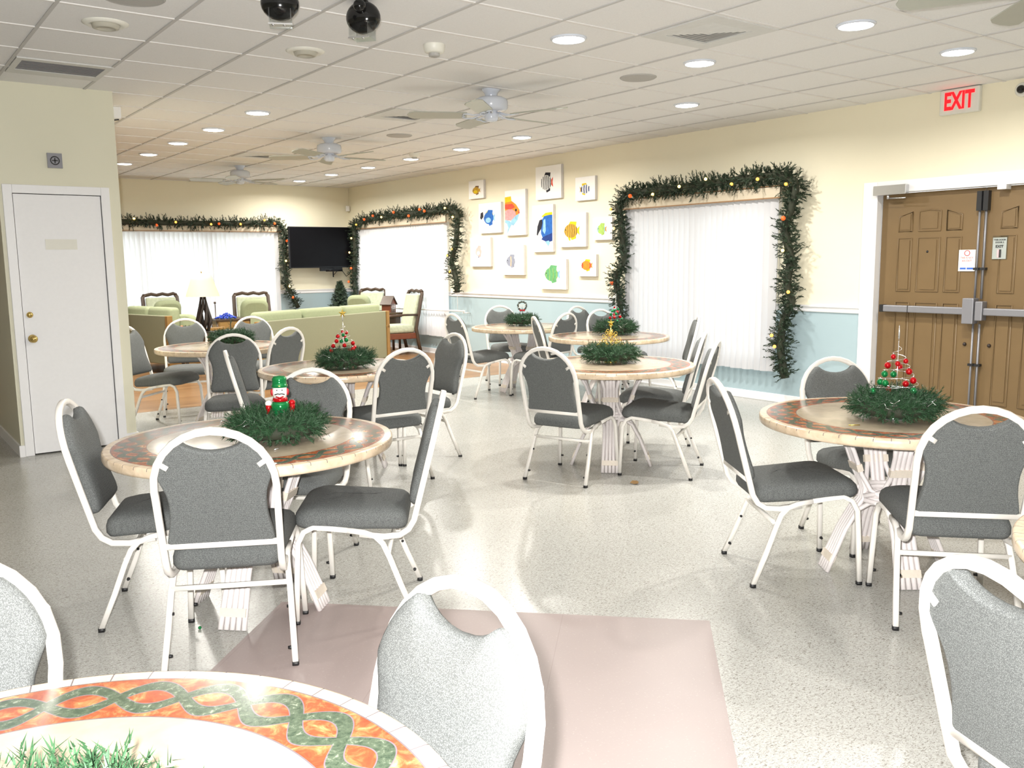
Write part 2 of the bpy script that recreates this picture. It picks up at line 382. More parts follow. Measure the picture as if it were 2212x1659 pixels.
struct(MB().box(XL-.2, YB-.2, 0, XL, YF+.2, CEIL).build('wall_left', 'wall_cream'))
struct(MB().box(XL, YB-.2, 0, XW, YB, CEIL).build('wall_back', 'wall_cream'))
CX0, CX1, CY = .97, 1.83, 7.72
CD = (1.06, 1.685, 0, 2.03)
mb = MB(); wall_boxes(mb, 'y', CY, .12, CX0, CX1, 0, CEIL, [CD]); mb.box(CX0, CY+.12, 0, CX0+.1, CY+1.9, CEIL); mb.box(CX1-.1, CY+.12, 0, CX1, CY+1.9, CEIL); mb.box(CX0+.1, CY+1.8, 0, CX1-.1, CY+1.9, CEIL)
struct(mb.build('wall_closet', 'wall_cream'))
# rail, baseboards
def rail(name, axis, p, segs):
    mb = MB()
    for a, b in segs:
        prof = [(0, .945), (.012, .945), (.016, .955), (.012, .97), (.012, .985), (.028, .995), (.03, 1.01), (0, 1.012)]
        if axis == 'x': mb.add([(p-q[0], a, q[1]) for q in prof]+[(p-q[0], b, q[1]) for q in prof], [tuple(range(8)), tuple(range(15, 7, -1))]+[(i, (i+1) % 8, 8+(i+1) % 8, 8+i) for i in range(8)])
        else: mb.add([(a, p-q[0], q[1]) for q in prof]+[(b, p-q[0], q[1]) for q in prof], [tuple(range(8)), tuple(range(15, 7, -1))]+[(i, (i+1) % 8, 8+(i+1) % 8, 8+i) for i in range(8)])
    return struct(mb.build(name, 'trim_white'))
rail('trim_2', 'x', XW, [(YB, 2.53), (4.66, W1[0]), (W1[1], W2[0]), (W2[1], YF)]); rail('trim_3', 'y', YF, [(XL, W3[0]), (W3[1], XW)])
mb = MB()
for a, b in ((YB, 2.53), (4.66, YF)): mb.box(XW-.014, a, 0, XW, b, .085).box(XW-.022, a, 0, XW, b, .02)
struct(bevel(mb.build('baseboard_right', 'trim_white'), .004))
struct(MB().box(XL, YF-.014, 0, XW-.03, YF, .085).build('baseboard_far', 'trim_white'))
mb = MB(); mb.box(CX0-.014, CY-.014, 0, 1.0, CY, .09).box(1.745, CY-.014, 0, CX1+.014, CY, .09).box(CX0-.014, CY, 0, CX0, CY+1.9, .09).box(CX1, CY, 0, CX1+.014, CY+1.9, .09)
struct(mb.build('baseboard_closet', 'trim_white'))
# ------------------------------------------------------------------ windows
def window(n, axis, H, panes):
    a0, a1, z0, z1 = H; mb = MB(); fw = .05
    pl = (XW if axis == 'x' else YF)+.03
    def bx(m, b0, b1, c0, c1, d=.05):
        if axis == 'x': m.box(pl, b0, c0, pl+d, b1, c1)
        else: m.box(b0, pl, c0, b1, pl+d, c1)
    bx(mb, a0, a1, z0, z0+fw); bx(mb, a0, a1, z1-fw, z1); bx(mb, a0, a0+fw, z0, z1); bx(mb, a1-fw, a1, z0, z1)
    for k in range(1, panes): c = a0+(a1-a0)*k/panes; bx(mb, c-.045, c+.045, z0, z1, .055)
    fr = struct(mb.build('window_%d' % n, 'trim_white'))
    for k in range(panes):
        b0 = a0+(a1-a0)*k/panes+.05; b1 = a0+(a1-a0)*(k+1)/panes-.05; g = MB()
        if axis == 'x': g.box(pl+.02, b0, z0+fw, pl+.026, b1, z1-fw)
        else: g.box(b0, pl+.02, z0+fw, b1, pl+.026, z1-fw)
        g.build('pane', 'glass', fr)
    return fr
window(1, 'x', W1, 2); window(2, 'x', W2, 3); window(3, 'y', W3, 3)
# a paved terrace and low planting outside so the panes look onto ground below the sky
struct(MB().box(XW+.25, YB-8, -.3, 40, YF+40, -.16).box(-30, YF+.25, -.3, XW+.25, YF+40, -.16).build('ground_outside', plain and 'paper'))
def blinds(label, axis, a0, a1, z0, z1, ang, val, wand, seed, leftgap=0):
    t = thing('vertical_blind', label, 'window blind', ((XW, (a0+a1)/2, z0) if axis == 'x' else ((a0+a1)/2, YF, z0)), 0)
    o = Vector(t.location); rnd = random.Random(seed); mb = MB(); d = .075; wv = .089
    n = int((a1-a0)/.078)
    for k in range(n+1):
        c = a0+.03+(a1-a0-.06)*k/n; an = math.radians(ang+rnd.uniform(-5, 5)); pts = []
        for q in range(5):
            u = (q/4-.5)*wv; bow = .006*(1-(2*q/4-1)**2)
            pts.append((u*math.cos(an)-bow*math.sin(an), u*math.sin(an)+bow*math.cos(an)))
        vs = []
        for zz in (z0+rnd.uniform(-.004, .004), z1-.03):
            for a, b in pts:
                P = (XW-d-b, c+a, zz) if axis == 'x' else (c+a, YF-d-b, zz)
                vs.append(tuple(Vector(P)-o))
        mb.add(vs, [(i, i+1, i+6, i+5) for i in range(4)], 0, True)
    mb.build('vane', ('vane', 'vane', 'vane_bright', 'vane_brightest')[seed], t, fix=False)
    v0, v1, vz0, vz1 = val; mb = MB()
    def bx(m, x0, x1, b0, b1, c0, c1, mi):
        if axis == 'x': m.box(XW-x1-o.x, b0-o.y, c0-o.z, XW-x0-o.x, b1-o.y, c1-o.z, mi)
        else: m.box(b0-o.x, YF-x1-o.y, c0-o.z, b1-o.x, YF-x0-o.y, c1-o.z, mi)
    bx(mb, .11, .125, v0, v1, vz0, vz1, 0); bx(mb, 0, .12, v0, v0+.015, vz0, vz1, 0); bx(mb, 0, .12, v1-.015, v1, vz0, vz1, 0); bx(mb, 0, .125, v0, v1, vz1-.012, vz1, 0)
    bx(mb, .108, .129, v0-.003, v1+.003, vz0-.004, vz0+.008, 1); bx(mb, .108, .129, v0-.003, v1+.003, vz1-.006, vz1+.002, 1)
    mb.build('valance', ('valance', 'valance_edge'), t)
    mb = MB(); bx(mb, .05, .09, a0, a1, z1-.03, z1+.01, 0); mb.build('head_rail', 'trim_white', t)
    mb = MB()
    for dy in (0, .025):
        P = [(XW-.10, wand+dy, z1), (XW-.10, wand+dy, .95)] if axis == 'x' else [(wand+dy, YF-.10, z1), (wand+dy, YF-.10, .95)]
        mb.tube([tuple(Vector(p)-o) for p in P], .003, 6)
    mb.build('cord', 'grille', t)
    return t
blinds('white vertical blinds over the window nearest the brown double doors', 'x', 5.56, 7.69, .32, 2.08, 22, (5.50, 7.78, 2.06, 2.18), 5.50, 1)
blinds('white vertical blinds over the window between the wall television and the fish canvases', 'x', 11.68, 14.72, .30, 2.09, 27, (11.6, 14.8, 2.08, 2.21), 11.55, 2)
blinds('bright white vertical blinds over the wide window on the far wall behind the table lamp', 'y', 2.6, 6.12, .30, 2.04, 42, (2.4, 6.22, 2.03, 2.13), 6.16, 3)
MB().tube([(-.03, 0, 0), (-.03, 0, .42)], .004, 6).lathe([(.004, 0), (.022, .05), (.004, .07)], 8, (-.03, 0, .40)).build('blind_wand', 'trim_white', None, (XW-.07, 11.35, .72))
bw = [o for o in COL.objects if o.name == 'blind_wand'][0]; tag(bw, 'white wand hanging at the right end of the blinds by the garland tail', 'blind wand')
t = thing('handrail', 'thin white rail across the lower blinds behind the high-backed armchair', 'rail', (XW-.14, 12.3, 0))
MB().tube([(0, -1.2, .735), (0, 1.2, .70)], .012, 8).build('bar', 'white_paint', t)
for yy in (-1.15, 1.15): MB().tube([(0, yy, .71), (.135, yy, .70)], .008, 6).build('bracket', 'white_paint', t)
# ------------------------------------------------------------------ downlights, vents, speakers
ON = [(0, 0), (2, 0), (4, 2), (4, 6), (4, 8), (4, 10), (4, 12), (4, 14), (4, 16), (-1, 6), (-1, 8), (-1, 10), (-1, 12), (-1, 14), (2, -2), (4, -2)]
OFF = [(-4, 2), (-2, 2)]
def gc(a, b): return (GX+(a+.5)*T, GY+(b+.5)*T)
names_on = ['lit downlight directly above the middle tables, left of the square air diffuser', 'lit downlight just in front of the big square air diffuser', 'lit downlight beyond the round grey ceiling speaker, near the right wall',
 'nearest lit downlight of the far row above the fish canvases', 'second lit downlight of the far right row', 'third lit downlight of the far right row', 'fourth lit downlight of the far right row', 'fifth lit downlight of the far right row', 'farthest lit downlight of the right row, by the far wall',
 'nearest lit downlight of the far left row', 'second lit downlight of the far left row', 'third lit downlight of the far left row', 'fourth lit downlight of the far left row', 'farthest lit downlight of the left row, beside the closet corner', 'lit downlight at top right between the diffuser and the exit sign', 'lit downlight close to the red exit sign']
t0 = thing('recessed_downlight', names_on[0], 'ceiling light', (*gc(*ON[0]), CEIL), 0, 'round downlights in the ceiling')
MB().lathe([(.098, -.002), (.099, -.012), (.104, -.014), (.115, -.004), (.115, .001), (.098, .001)], 32, cap=False).build('trim_ring', 'fan_white', t0)
MB().lathe([(.098, -.004), (.07, -.017), (.02, -.022), (.001, -.0225)], 28, cap=False).build('lens', 'lens_on', t0)
lights = [t0]+[dup(t0, (*gc(*c), CEIL), None, names_on[i+1]) for i, c in enumerate(ON[1:])]
for c in ON: lamp_light(*gc(*c))
t1 = thing('recessed_downlight', 'unlit downlight at upper left above the closet door', 'ceiling light', (*gc(*OFF[0]), CEIL), 0, 'round downlights in the ceiling')
MB().lathe([(.075, -.004), (.082, -.014), (.10, -.016), (.125, -.004), (.125, .001), (.075, .001)], 32, cap=False).build('trim_ring', 'cream_plastic', t1)
MB().lathe([(.078, -.002), (.07, -.03), (.05, -.036), (.047, -.028), (.001, -.026)], 28, cap=False).build('lens', 'lens_off', t1)
dup(t1, (*gc(*OFF[1]), CEIL), None, 'unlit downlight between the two black hanging spotlights and the closet')
def diffuser(a, b, label):
    x, y = gc(a, b); t = thing('air_diffuser', label, 'ceiling vent', (x, y, CEIL), 0, 'square ceiling air diffusers'); h = T/2-.012
    mb = MB()
    def frame(o_, i_, z0_, z1_, mi=0):
        for (x0, y0, x1, y1) in ((-o_, -o_, o_, -i_), (-o_, i_, o_, o_), (-o_, -i_, -i_, i_), (i_, -i_, o_, i_)): mb.box(x0, y0, z0_, x1, y1, z1_, mi)
    frame(h, .185, -.012, -.002); mb.box(-.19, -.19, -.003, .19, .19, -.0015, 1)
    mb.build('panel', ('louver', 'vent_back'), t)
    mb = MB()
    for k in range(6):
        o_ = .182-k*.029; i_ = o_-.022; zt = -.009; zb = -.013
        vs = [(-o_, -o_, zt), (o_, -o_, zt), (o_, o_, zt), (-o_, o_, zt), (-i_, -i_, zb), (i_, -i_, zb), (i_, i_, zb), (-i_, i_, zb)]
        mb.add(vs, [(i, (i+1) % 4, 4+(i+1) % 4, 4+i) for i in range(4)])
    mb.box(-.012, -.012, -.014, .012, .012, -.010); mb.build('louver', 'louver', t, fix=False)
diffuser(1, -1, 'large square air diffuser with stepped louvers at the top of the photo, right of centre')
diffuser(1, 5, 'square air diffuser behind the left blades of the nearest whole ceiling fan')
diffuser(1, 11, 'farthest square air diffuser, beside the middle ceiling fan')
x, y = gc(-4, 4.6); t = thing('return_vent', 'slot air vent in the ceiling above the closet door', 'ceiling vent', (1.33, 7.05, CEIL))
mb = MB(); mb.box(-.30, -.27, -.010, .30, -.20, -.001).box(-.30, .13, -.010, .30, .27, -.001).box(-.30, -.20, -.010, -.26, .13, -.001).box(.26, -.20, -.010, .30, .13, -.001); mb.build('frame', 'louver', t)
mb = MB()
for k in range(8): mb.box(-.26, -.19+k*.04, -.008, .26, -.165+k*.04, -.005)
mb.box(-.26, -.2, -.003, .26, .13, -.001); mb.build('louver', 'dark_louver', t)
def speaker(a, b, label, r=.125):
    x, y = gc(a, b); t = thing('ceiling_speaker', label, 'speaker', (x, y, CEIL), 0, 'round ceiling speakers')
    MB().lathe([(r-.02, -.004), (r-.01, -.010), (r, -.004), (r, 0)], 32, cap=False).build('ring', 'grille', t)
    MB().lathe([(r-.01, -.006), (r*.55, -.009), (.001, -.010)], 32, cap=False).build('speaker_grille', 'grille', t)
speaker(2, 1, 'round grey speaker grille in the ceiling left of the lit downlights at right', .14); speaker(2, 7, 'faint round speaker grille in the far ceiling right of the nearest whole fan', .14)
speaker(-4, 1, 'white round ceiling speaker cut off by the top edge at upper left', .16)
def smoke(a, b, label):
    x, y = gc(a, b); t = thing('smoke_detector', label, 'smoke detector', (x, y, CEIL), 0, 'smoke detectors')
    MB().lathe([(.07, 0), (.07, -.018), (.062, -.045), (.05, -.052), (.001, -.052)], 24, cap=False).build('housing', 'cream_plastic', t)
    mb = MB(); mb.lathe([(.034, -.05), (.036, -.066), (.028, -.072), (.001, -.072)], 18, cap=False)
    for k in range(6): a_ = k*PI/3; mb.tube([(.03*math.cos(a_), .03*math.sin(a_), -.05), (.036*math.cos(a_), .036*math.sin(a_), -.071)], .003, 5)
    mb.build('sensor_cap', 'grille', t)
smoke(-1, 1, 'white smoke detector on the near ceiling right of the black spotlights'); smoke(3.55, 9.1, 'small white smoke detector on the far ceiling right of the middle fan')
# ------------------------------------------------------------------ ceiling fans
def make_fan():
    t = thing('ceiling_fan', 'x', 'ceiling fan', (0, 0, CEIL), 0, 'white five-blade ceiling fans')
    MB().lathe([(.075, 0), (.072, -.012), (.055, -.03), (.048, -.055), (.048, -.07)], 28, cap=False).build('canopy', 'fan_white', t)
    MB().lathe([(.048, -.062), (.10, -.066), (.128, -.08), (.135, -.10), (.135, -.145), (.125, -.162), (.09, -.17), (.03, -.17)], 36, cap=False).build('motor_housing', 'fan_white', t)
    MB().lathe([(.05, -.165), (.05, -.18), (.056, -.19), (.056, -.232), (.045, -.25), (.02, -.256), (.001, -.257)], 24, cap=False).build('switch_cup', 'fan_white', t)
    for k in range(5):
        a = 2*PI*k/5; Mx = Matrix.Rotation(a, 4, 'Z') @ Matrix.Rotation(math.radians(12), 4, 'X')
        Mr = Matrix.Translation((0, 0, -.205)) @ Mx
        out = [(.20, -.055), (.24, -.062), (.40, -.066), (.62, -.070), (.665, -.045), (.68, 0), (.665, .045), (.62, .070), (.40, .066), (.24, .062), (.20, .055)]
        MB().prism(out, -.004, .004, 'z', M=Mr).build('blade', 'fan_blade', t)
        mb = MB()
        for s in (-1, 1):
            mb.tube([(.06, s*.012, .02), (.11, s*.02, .0), (.15, s*.035, -.012), (.19, s*.05, -.008), (.225, s*.045, -.007), (.235, s*.02, -.007), (.215, 0, -.007)], .006, 6, M=Mr)
        mb.build('blade_iron', 'fan_white', t)
    return t
fan = make_fan()
fan.location = (4.31, 6.0, CEIL); fan.rotation_euler.z = math.radians(6); fan['label'] = 'nearest whole white ceiling fan, left of the middle of the photo top'
dup(fan, (4.42, 9.25, CEIL), math.radians(69), 'middle white ceiling fan of the three whole ones'); dup(fan, (4.57, 12.45, CEIL), math.radians(22), 'farthest white ceiling fan, near the far wall window')
dup(fan, (4.39, 1.79, CEIL), math.radians(46), 'ceiling fan at the top right corner, only two blades in view')
# black hanging spotlights
def spotlight(x, y, label, rz):
    t = thing('stage_spotlight', label, 'spotlight', (x, y, CEIL), rz, 'black ceiling spotlights')
    MB().lathe([(.03, 0), (.03, -.012), (.012, -.018), (.012, -.04)], 14, cap=False).build('mount', 'black_gloss', t)
    MB().ball((0, 0, -.085), .095, 24, sq=(1, .72, .88)).build('body', 'black_gloss', t)
    MB().ball((.012, -.075, -.045), .034, 16).build('glass_dome', 'black_gloss', t)
    t.location.z += .0
    o = MB().box(-.055, -.075, -.195, -.05, .03, -.125).box(.05, -.075, -.195, .055, .03, -.125).box(-.055, -.075, -.20, .055, .03, -.195).box(-.055, .028, -.20, .055, .033, -.125).build('clear_shield', 'clear', t)
    mb = MB()
    for q in (-.035, .02): mb.ball((q, -.06, -.201), .009, 8)
    mb.box(-.058, -.078, -.204, .058, -.072, -.197); mb.build('screw', 'steel', t)
spotlight(1.865, 4.40, 'black globe spotlight hanging at the top edge, left one of the pair', math.radians(-25)); spotlight(2.33, 4.40, 'black globe spotlight hanging near the top edge, right one of the pair', math.radians(-50))
# ------------------------------------------------------------------ doors
def panel_frames(mb, x, polys, r=.008, mi=0):
    for P in polys:
        pts = [(x, p[0], p[1]) for p in P]; mb.tube(pts, r, 6, mi, closed=True, flat=None)
def ext_leaf(n, y0, y1):
    x = XW+.06; d = struct(bevel(MB().box(x, y0, .008, x+.045, y1, 2.03).build('door_%d' % n, 'door_brown'), .003))
    w_ = y1-y0; m_ = y0+w_/2; out = []
    cols = [(3.78, 3.91), (3.965, 4.16), (4.22, 4.345)] if n == 1 else [(2.86, 2.985), (3.045, 3.24), (3.335, 3.46)]
    for ci, (a, b) in enumerate(cols):
        for z0_, z1_ in ((.22, 1.06), (1.16, 1.63)): out.append([(a, z0_), (b, z0_), (b, z1_), (a, z1_)])
        if ci == 1: top = [(a, 1.69), (b, 1.69), (b, 1.86), ((a+b)/2, 1.875), (a, 1.86)]
        elif ci == 0: top = [(a, 1.69), (b, 1.69), (b, 1.86), (a, 1.82)]
        else: top = [(a, 1.69), (b, 1.69), (b, 1.82), (a, 1.86)]
        out.append(top)
    for P in out:
        mb = MB(); panel_frames(mb, x-.001, [P], .007)
        cx = sum(p[0] for p in P)/len(P); cz = sum(p[1] for p in P)/len(P)
        Q = [(cx+(p[0]-cx)*.72, cz+(p[1]-cz)*(.80 if P[2][1]-P[0][1] < .3 else .92)) for p in P]
        mb.prism(Q, x-.006, x+.002, 'x'); mb.build('door_panel', 'door_brown', d)
    return d
dA = ext_leaf(1, 3.600, 4.512); dB = ext_leaf(2, 2.63, 3.594)
mb = MB(); mb.box(XW-.02, 4.52, 0, XW+.2, 4.52+.015, 2.05).box(XW-.02, 2.605, 0, XW+.2, 2.62, 2.05).box(XW-.02, 2.605, 2.035, XW+.2, 4.535, 2.05)
mb.box(XW-.022, 4.525, 0, XW, 4.66, 2.14).box(XW-.022, 2.48, 0, XW, 2.615, 2.14).box(XW-.022, 2.615, 2.04, XW, 4.525, 2.14)
struct(bevel(mb.build('trim_4', 'trim_white'), .004))
def panic(d, y0, y1, hw):
    x = XW+.06; s = 1 if y1 > y0 else -1
    mb = MB(); mb.box(x-.075, min(y0, y1), .975, x-.02, max(y0, y1), 1.035); o = bevel(mb.build('push_bar', 'grey_metal', d), .008)
    MB().box(x-.078, y1-s*.0-.018, .972, x-.018, y1+.018, 1.038).build('end_cap', 'black_rubber', o)
    MB().box(x-.077, y1-s*.25-.003, .974, x-.019, y1-s*.25+.003, 1.036).build('seam', 'black_rubber', o)
    MB().box(x-.02, min(y0, y1)+.05, .985, x, min(y0, y1)+.11, 1.025).box(x-.02, max(y0, y1)-.12, .985, x, max(y0, y1)-.06, 1.025).build('mount', 'grey_metal', o)
    yc = y0-s*hw; yr_ = yc-s*(hw-.022)
    bevel(MB().box(x-.095 if s > 0 else x-.088, yc-hw, .90 if s > 0 else .93, x-.0, yc+hw, 1.115 if s > 0 else 1.09).build('latch_housing', 'grey_metal', d), .006)
    for z0_, z1_ in ((1.11, 1.90), (.03, .90)):
        MB().tube([(x-.03, yr_, z0_), (x-.03, yr_, z1_)], .009, 8).build('latch_rod', 'grey_metal', d)
    MB().box(x-.055, yr_-.020, 1.84, x-.005, yr_+.020, 2.00).build('rod_guide', 'black_rubber', d)
    for zz in (1.36, .55): MB().box(x-.045, yr_-.022, zz-.010, x, yr_+.022, zz+.010).build('rod_clip', 'black_rubber', d)
    MB().ball((x-.004, yr_+s*.075, .72), .016, 10).build('bolt_cap', 'driftwood', d)
panic(dA, 3.698, 4.44, .047); panic(dB, 3.534, 2.72, .030)
MB().ball((XW+.058, 4.07, 1.51), .012, 8).build('peephole', 'black_rubber', dA)
t = thing('door_closer', 'brushed metal door closer box at the top left of the brown double doors', 'door closer', (XW, 4.38, 2.0))
bevel(MB().box(-.075, -.155, .015, -.022, .155, .10).build('housing', 'steel', t), .004); MB().tube([(-.05, .02, .015), (-.05, .02, -.02)], .012, 8).tube([(-.05, .02, -.015), (-.06, -.15, -.018)], .006, 6).build('arm', 'steel', t)
tag(MB().box(XW-.03, 3.40, 2.0, XW+.055, 3.47, 2.034).build('door_contact', 'white_paint'), 'small white contact sensor under the header of the double doors', 'sensor')
# notices on the doors
XS = XW+.052
t = thing('paper_notice', 'white notice with a red emblem and blue marks taped to the left brown door', 'sign', (XS, 3.72, 1.43), 0, 'paper notices on the double doors')
MB().box(-.002, -.07, -.09, 0, .07, .09).build('sheet', 'paper', t)
MB().tube([(-.003, .022*math.cos(a*PI/8), .062+.022*math.sin(a*PI/8)) for a in range(16)], .003, 5, closed=True).build('emblem', 'ink_red', t)
text_part('lettering', 'THIS IS NOT', .020, 'ink_red', t, on_right(-.003, 0, .022), .0005); text_part('lettering', 'AN EXIT', .022, 'ink_red', t, on_right(-.003, 0, -.003), .0005)
MB().box(-.003, .005, -.075, -.002, .055, -.06).box(-.003, -.055, -.075, -.002, -.003, -.06).build('blue_mark', 'ink_blue', t)
t = thing('paper_notice', 'laminated EXIT notice in a shiny sleeve on the right brown door', 'sign', (XS, 3.46, 1.53), 0, 'paper notices on the double doors')
MB().box(-.002, -.055, -.09, 0, .055, .085).build('sheet', 'paper', t); MB().box(-.003, -.064, -.095, -.0025, .058, .10).build('sleeve', 'clear', t)
text_part('lettering', 'THIS DOOR', .018, 'ink_black', t, on_right(-.004, 0, .066), .0005, .0004); text_part('lettering', 'DOOR 2', .018, 'ink_black', t, on_right(-.004, 0, .045), .0005, .0004)
text_part('lettering', 'EXIT', .030, 'ink_black', t, on_right(-.004, 0, .012), .0005, .001)
MB().box(-.004, -.016, -.078, -.0035, .002, -.012).build('printed_bar', 'ink_black', t); MB().box(-.004, .002, -.078, -.0035, .016, -.012).build('printed_bar', 'ink_pink', t)
# exit sign, camera
t = thing('exit_sign', 'lit red EXIT sign on the right wall by the ceiling', 'exit sign', (XW, 3.81, 2.745))
bevel(MB().box(-.055, -.165, -.105, -.0, .165, .10).build('housing', 'cream_plastic', t), .012, 3)
text_part('lettering', 'EXIT', .195, 'exit_red', t, on_right(-.057, 0, -.005), .002, .006, sx=.62)
t = thing('security_camera', 'small dome security camera at the right edge by the ceiling', 'security camera', (XW, 3.33, 2.76))
MB().lathe([(.055, 0), (.055, .025), (.045, .035)], 20, M=Matrix.Rotation(-PI/2, 4, 'Y')).build('base', 'cream_plastic', t); MB().ball((-.045, 0, 0), .032, 14).build('dome', 'black_gloss', t)
# closet door
d3 = struct(MB().box(CD[0]+.005, CY-.002, .012, CD[1]-.005, CY+.04, 2.025).build('door_3', 'door_white'))
mb = MB(); mb.box(.995, CY-.018, 0, 1.06, CY+.12, 2.095).box(1.685, CY-.018, 0, 1.75, CY+.12, 2.095).box(1.06, CY-.018, 2.03, 1.685, CY+.12, 2.095)
struct(bevel(mb.build('trim_5', 'trim_white'), .004))
Mk = Matrix.Translation((1.115, CY-.004, .92)) @ Matrix.Rotation(PI/2, 4, 'X')
MB().lathe([(.032, 0), (.032, .006), (.012, .012), (.012, .03), (.024, .038), (.030, .05), (.024, .062), (.001, .066)], 20, M=Mk, cap=False).build('door_knob', 'brass', d3)
MB().lathe([(.024, 0), (.022, .012), (.010, .016), (.001, .018)], 16, M=Matrix.Translation((1.11, CY-.004, 1.105)) @ Matrix.Rotation(PI/2, 4, 'X'), cap=False).build('deadbolt', 'brass', d3)
MB().box(1.26, CY-.007, 1.605, 1.485, CY-.003, 1.685).build('name_plate', 'cream_plastic', d3)
MB().box(CD[0], CY+.05, 0, CD[1], CY+.06, .03).build('door_sweep', 'black_rubber', d3)
t = thing('wall_chime', 'small square wall speaker with a round grille above the closet door', 'wall speaker', (1.372, CY, 2.285))
MB().box(-.052, -.02, -.056, .052, 0, .056).build('plate', 'grey_metal', t)
mb = MB(); mb.tube([(.03*math.cos(k*PI/8), -.023, .03*math.sin(k*PI/8)) for k in range(16)], .004, 5, closed=True)
mb.box(-.02, -.024, -.004, .02, -.02, .004).box(-.004, -.024, -.02, .004, -.02, .02); mb.build('round_grille', 'black_rubber', t)
t = thing('wall_bracket_sensor', 'small white sensor on a black bracket at the closet corner', 'sensor', (CX1, CY+.10, 2.70))
MB().box(0, -.01, -.07, .006, .01, .11).tube([(0, 0, -.06), (.06, 0, -.05)], .005, 6).build('bracket', 'black_rubber', t); bevel(MB().box(.008, -.03, -.045, .075, .03, .05).build('sensor_box', 'white_paint', t), .008)
tag(bevel(MB().box(-.03, -.03, -.05, .03, .03, .05).build('motion_sensor', 'white_paint', None, (XW-.05, YF-.06, 2.47)), .012), 'small white motion sensor high in the far corner', 'sensor')
# ------------------------------------------------------------------ stacking chair
HW = .205
def back_y(z): return -.245-.2626*(z-.42)
def make_chair():
    t = thing('stacking_chair', 'x', 'chair', (0, 0, 0), 0, 'grey padded stacking chairs round the tables')
    # hoop: one bent tube up, over and down, curling forward under the seat
    path = [(-.195, -.02, .365), (-.197, -.12, .352), (-.199, -.185, .358), (-.2, -.222, .382), (-.2, -.245, .42)]
    for z in (.5, .6, .68): path.append((-.2-.004*(z-.42)/.26, back_y(z), z))
    n = 14
    for k in range(n+1):
        a = PI*k/n; z = .70+.215*math.sin(a)**.92 if 0 < k < n else .70
        path.append((-(HW)*math.cos(a), back_y(z), z))
    for z in (.68, .6, .5): path.append((.2+.004*(z-.42)/.26, back_y(z), z))
    path += [(.2, -.245, .42), (.2, -.222, .382), (.199, -.185, .358), (.197, -.12, .352), (.195, -.02, .365)]
    MB().tube(path, .0125, 12, flat=(1, 1), up=(1, 0, 0)).build('back_frame', 'chair_paint', t)
    for s in (-1, 1):
        fr = [(s*.232, .243, .0), (s*.224, .236, .20), (s*.218, .228, .34), (s*.212, .205, .385), (s*.207, .165, .403), (s*.203, .09, .393), (s*.2, .03, .384)]
        rr = [(s*.2, .03, .384), (s*.2, -.04, .372), (s*.203, -.085, .355), (s*.208, -.115, .325), (s*.214, -.14, .27), (s*.222, -.185, .15), (s*.232, -.243, .0)]
        for P, sgn in ((fr, 1), (rr, -1)):
            P2 = P if sgn == 1 else P[::-1]; P2 = [P2[0]]+P2[1:]
            P2[0] = (P2[0][0], P2[0][1], .012)
            leg = MB().tube(P2, .0115, 12, flat=(1, 1), up=(1, 0, 0)).build('leg', 'chair_paint', t)
            fx, fy, _ = P2[0]
            MB().tube([(fx, fy, 0), (fx, fy, .016)], .0128, 10, flat=(1, 1), up=(1, 0, 0)).build('rubber_foot', 'black_rubber', leg)
            mb = MB()
            for zb in ((.075,) if sgn == 1 else (.06, .20)):
                yy = fy+(.0 if sgn == 1 else (.10/.27)*zb); xx = fx-s*.02*zb
                mb.tube([(xx-s*.009, yy, zb), (xx-s*.026, yy, zb)], [.0085, .006], 8)
            mb.build('stacking_bumper', 'black_rubber', leg)
    MB().tube([(-.213, -.137, .285), (.213, -.137, .285)], .010, 10, flat=(1, .8), up=(0, 0, 1)).build('stretcher', 'chair_paint', t)
    MB().tube([(-.2, back_y(.485)-.002, .485), (.2, back_y(.485)-.002, .485)], .012, 10, flat=(1, .45), up=(0, 0, 1)).build('back_bar', 'chair_paint', t)
    for s in (-1, 1):
        z0_, z1_ = .80, .785
        MB().tube([(s*.190, back_y(z0_)-.008, z0_+.012), (s*.150, back_y(z1_)-.011, z1_)], .0095, 8, flat=(1, .3), up=(0, 0, 1)).build('mounting_tab', 'chair_paint', t)
    # back pad with a scooped hand-hold
    half = [(.0, .838), (.035, .841), (.065, .849), (.088, .860), (.106, .874)]
    half += [(.199*math.cos(q), .70+.209*math.sin(q)**.92) for q in [math.radians(d) for d in (54, 46, 38, 30, 22, 14)]]
    half += [(.188, .735), (.179, .712), (.170, .685), (.165, .65), (.165, .61), (.170, .57), (.179, .53), (.185, .50), (.180, .482), (.165, .474), (.10, .472), (0, .472)]
    full = half+[(-x, z) for x, z in half[-2:0:-1]]
    cen = (0, .66); nrm = Vector((0, .967, .254))
    def ring(sc_, off):
        out = []
        for x, z in full:
            ex = (x-cen[0]); ez = (z-cen[1]); L = math.hypot(ex, ez) or 1; q = max(0, L-sc_)/L
            xx, zz = cen[0]+ex*q, cen[1]+ez*q; P = Vector((xx, back_y(zz), zz))+nrm*off; out.append(tuple(P))
        return out
    bulge = [(.010, -.004), (.003, -.002), (0, .004), (0, .022), (.004, .030), (.012, .036), (.03, .041), (.07, .045), (.11, .046)]
    mb = MB(); mb.loft([ring(a, b) for a, b in bulge], 0, True, True); mb.build('backrest', 'weave', t)
    # seat cushion
    def outline(ins):
        P = []; xf, xr, yf, yr = .218-ins, .192-ins, .250-ins, -.215+ins
        for (cx, cy, r, a0) in ((xf-.07, yf-.07, .07, 0), (-xf+.07, yf-.07, .07, 90), (-xr+.045, yr+.045, .045, 180), (xr-.045, yr+.045, .045, 270)):
            for k in range(6): a = math.radians(a0+18*k); P.append((cx+r*math.cos(a), cy+r*math.sin(a)))
        return P
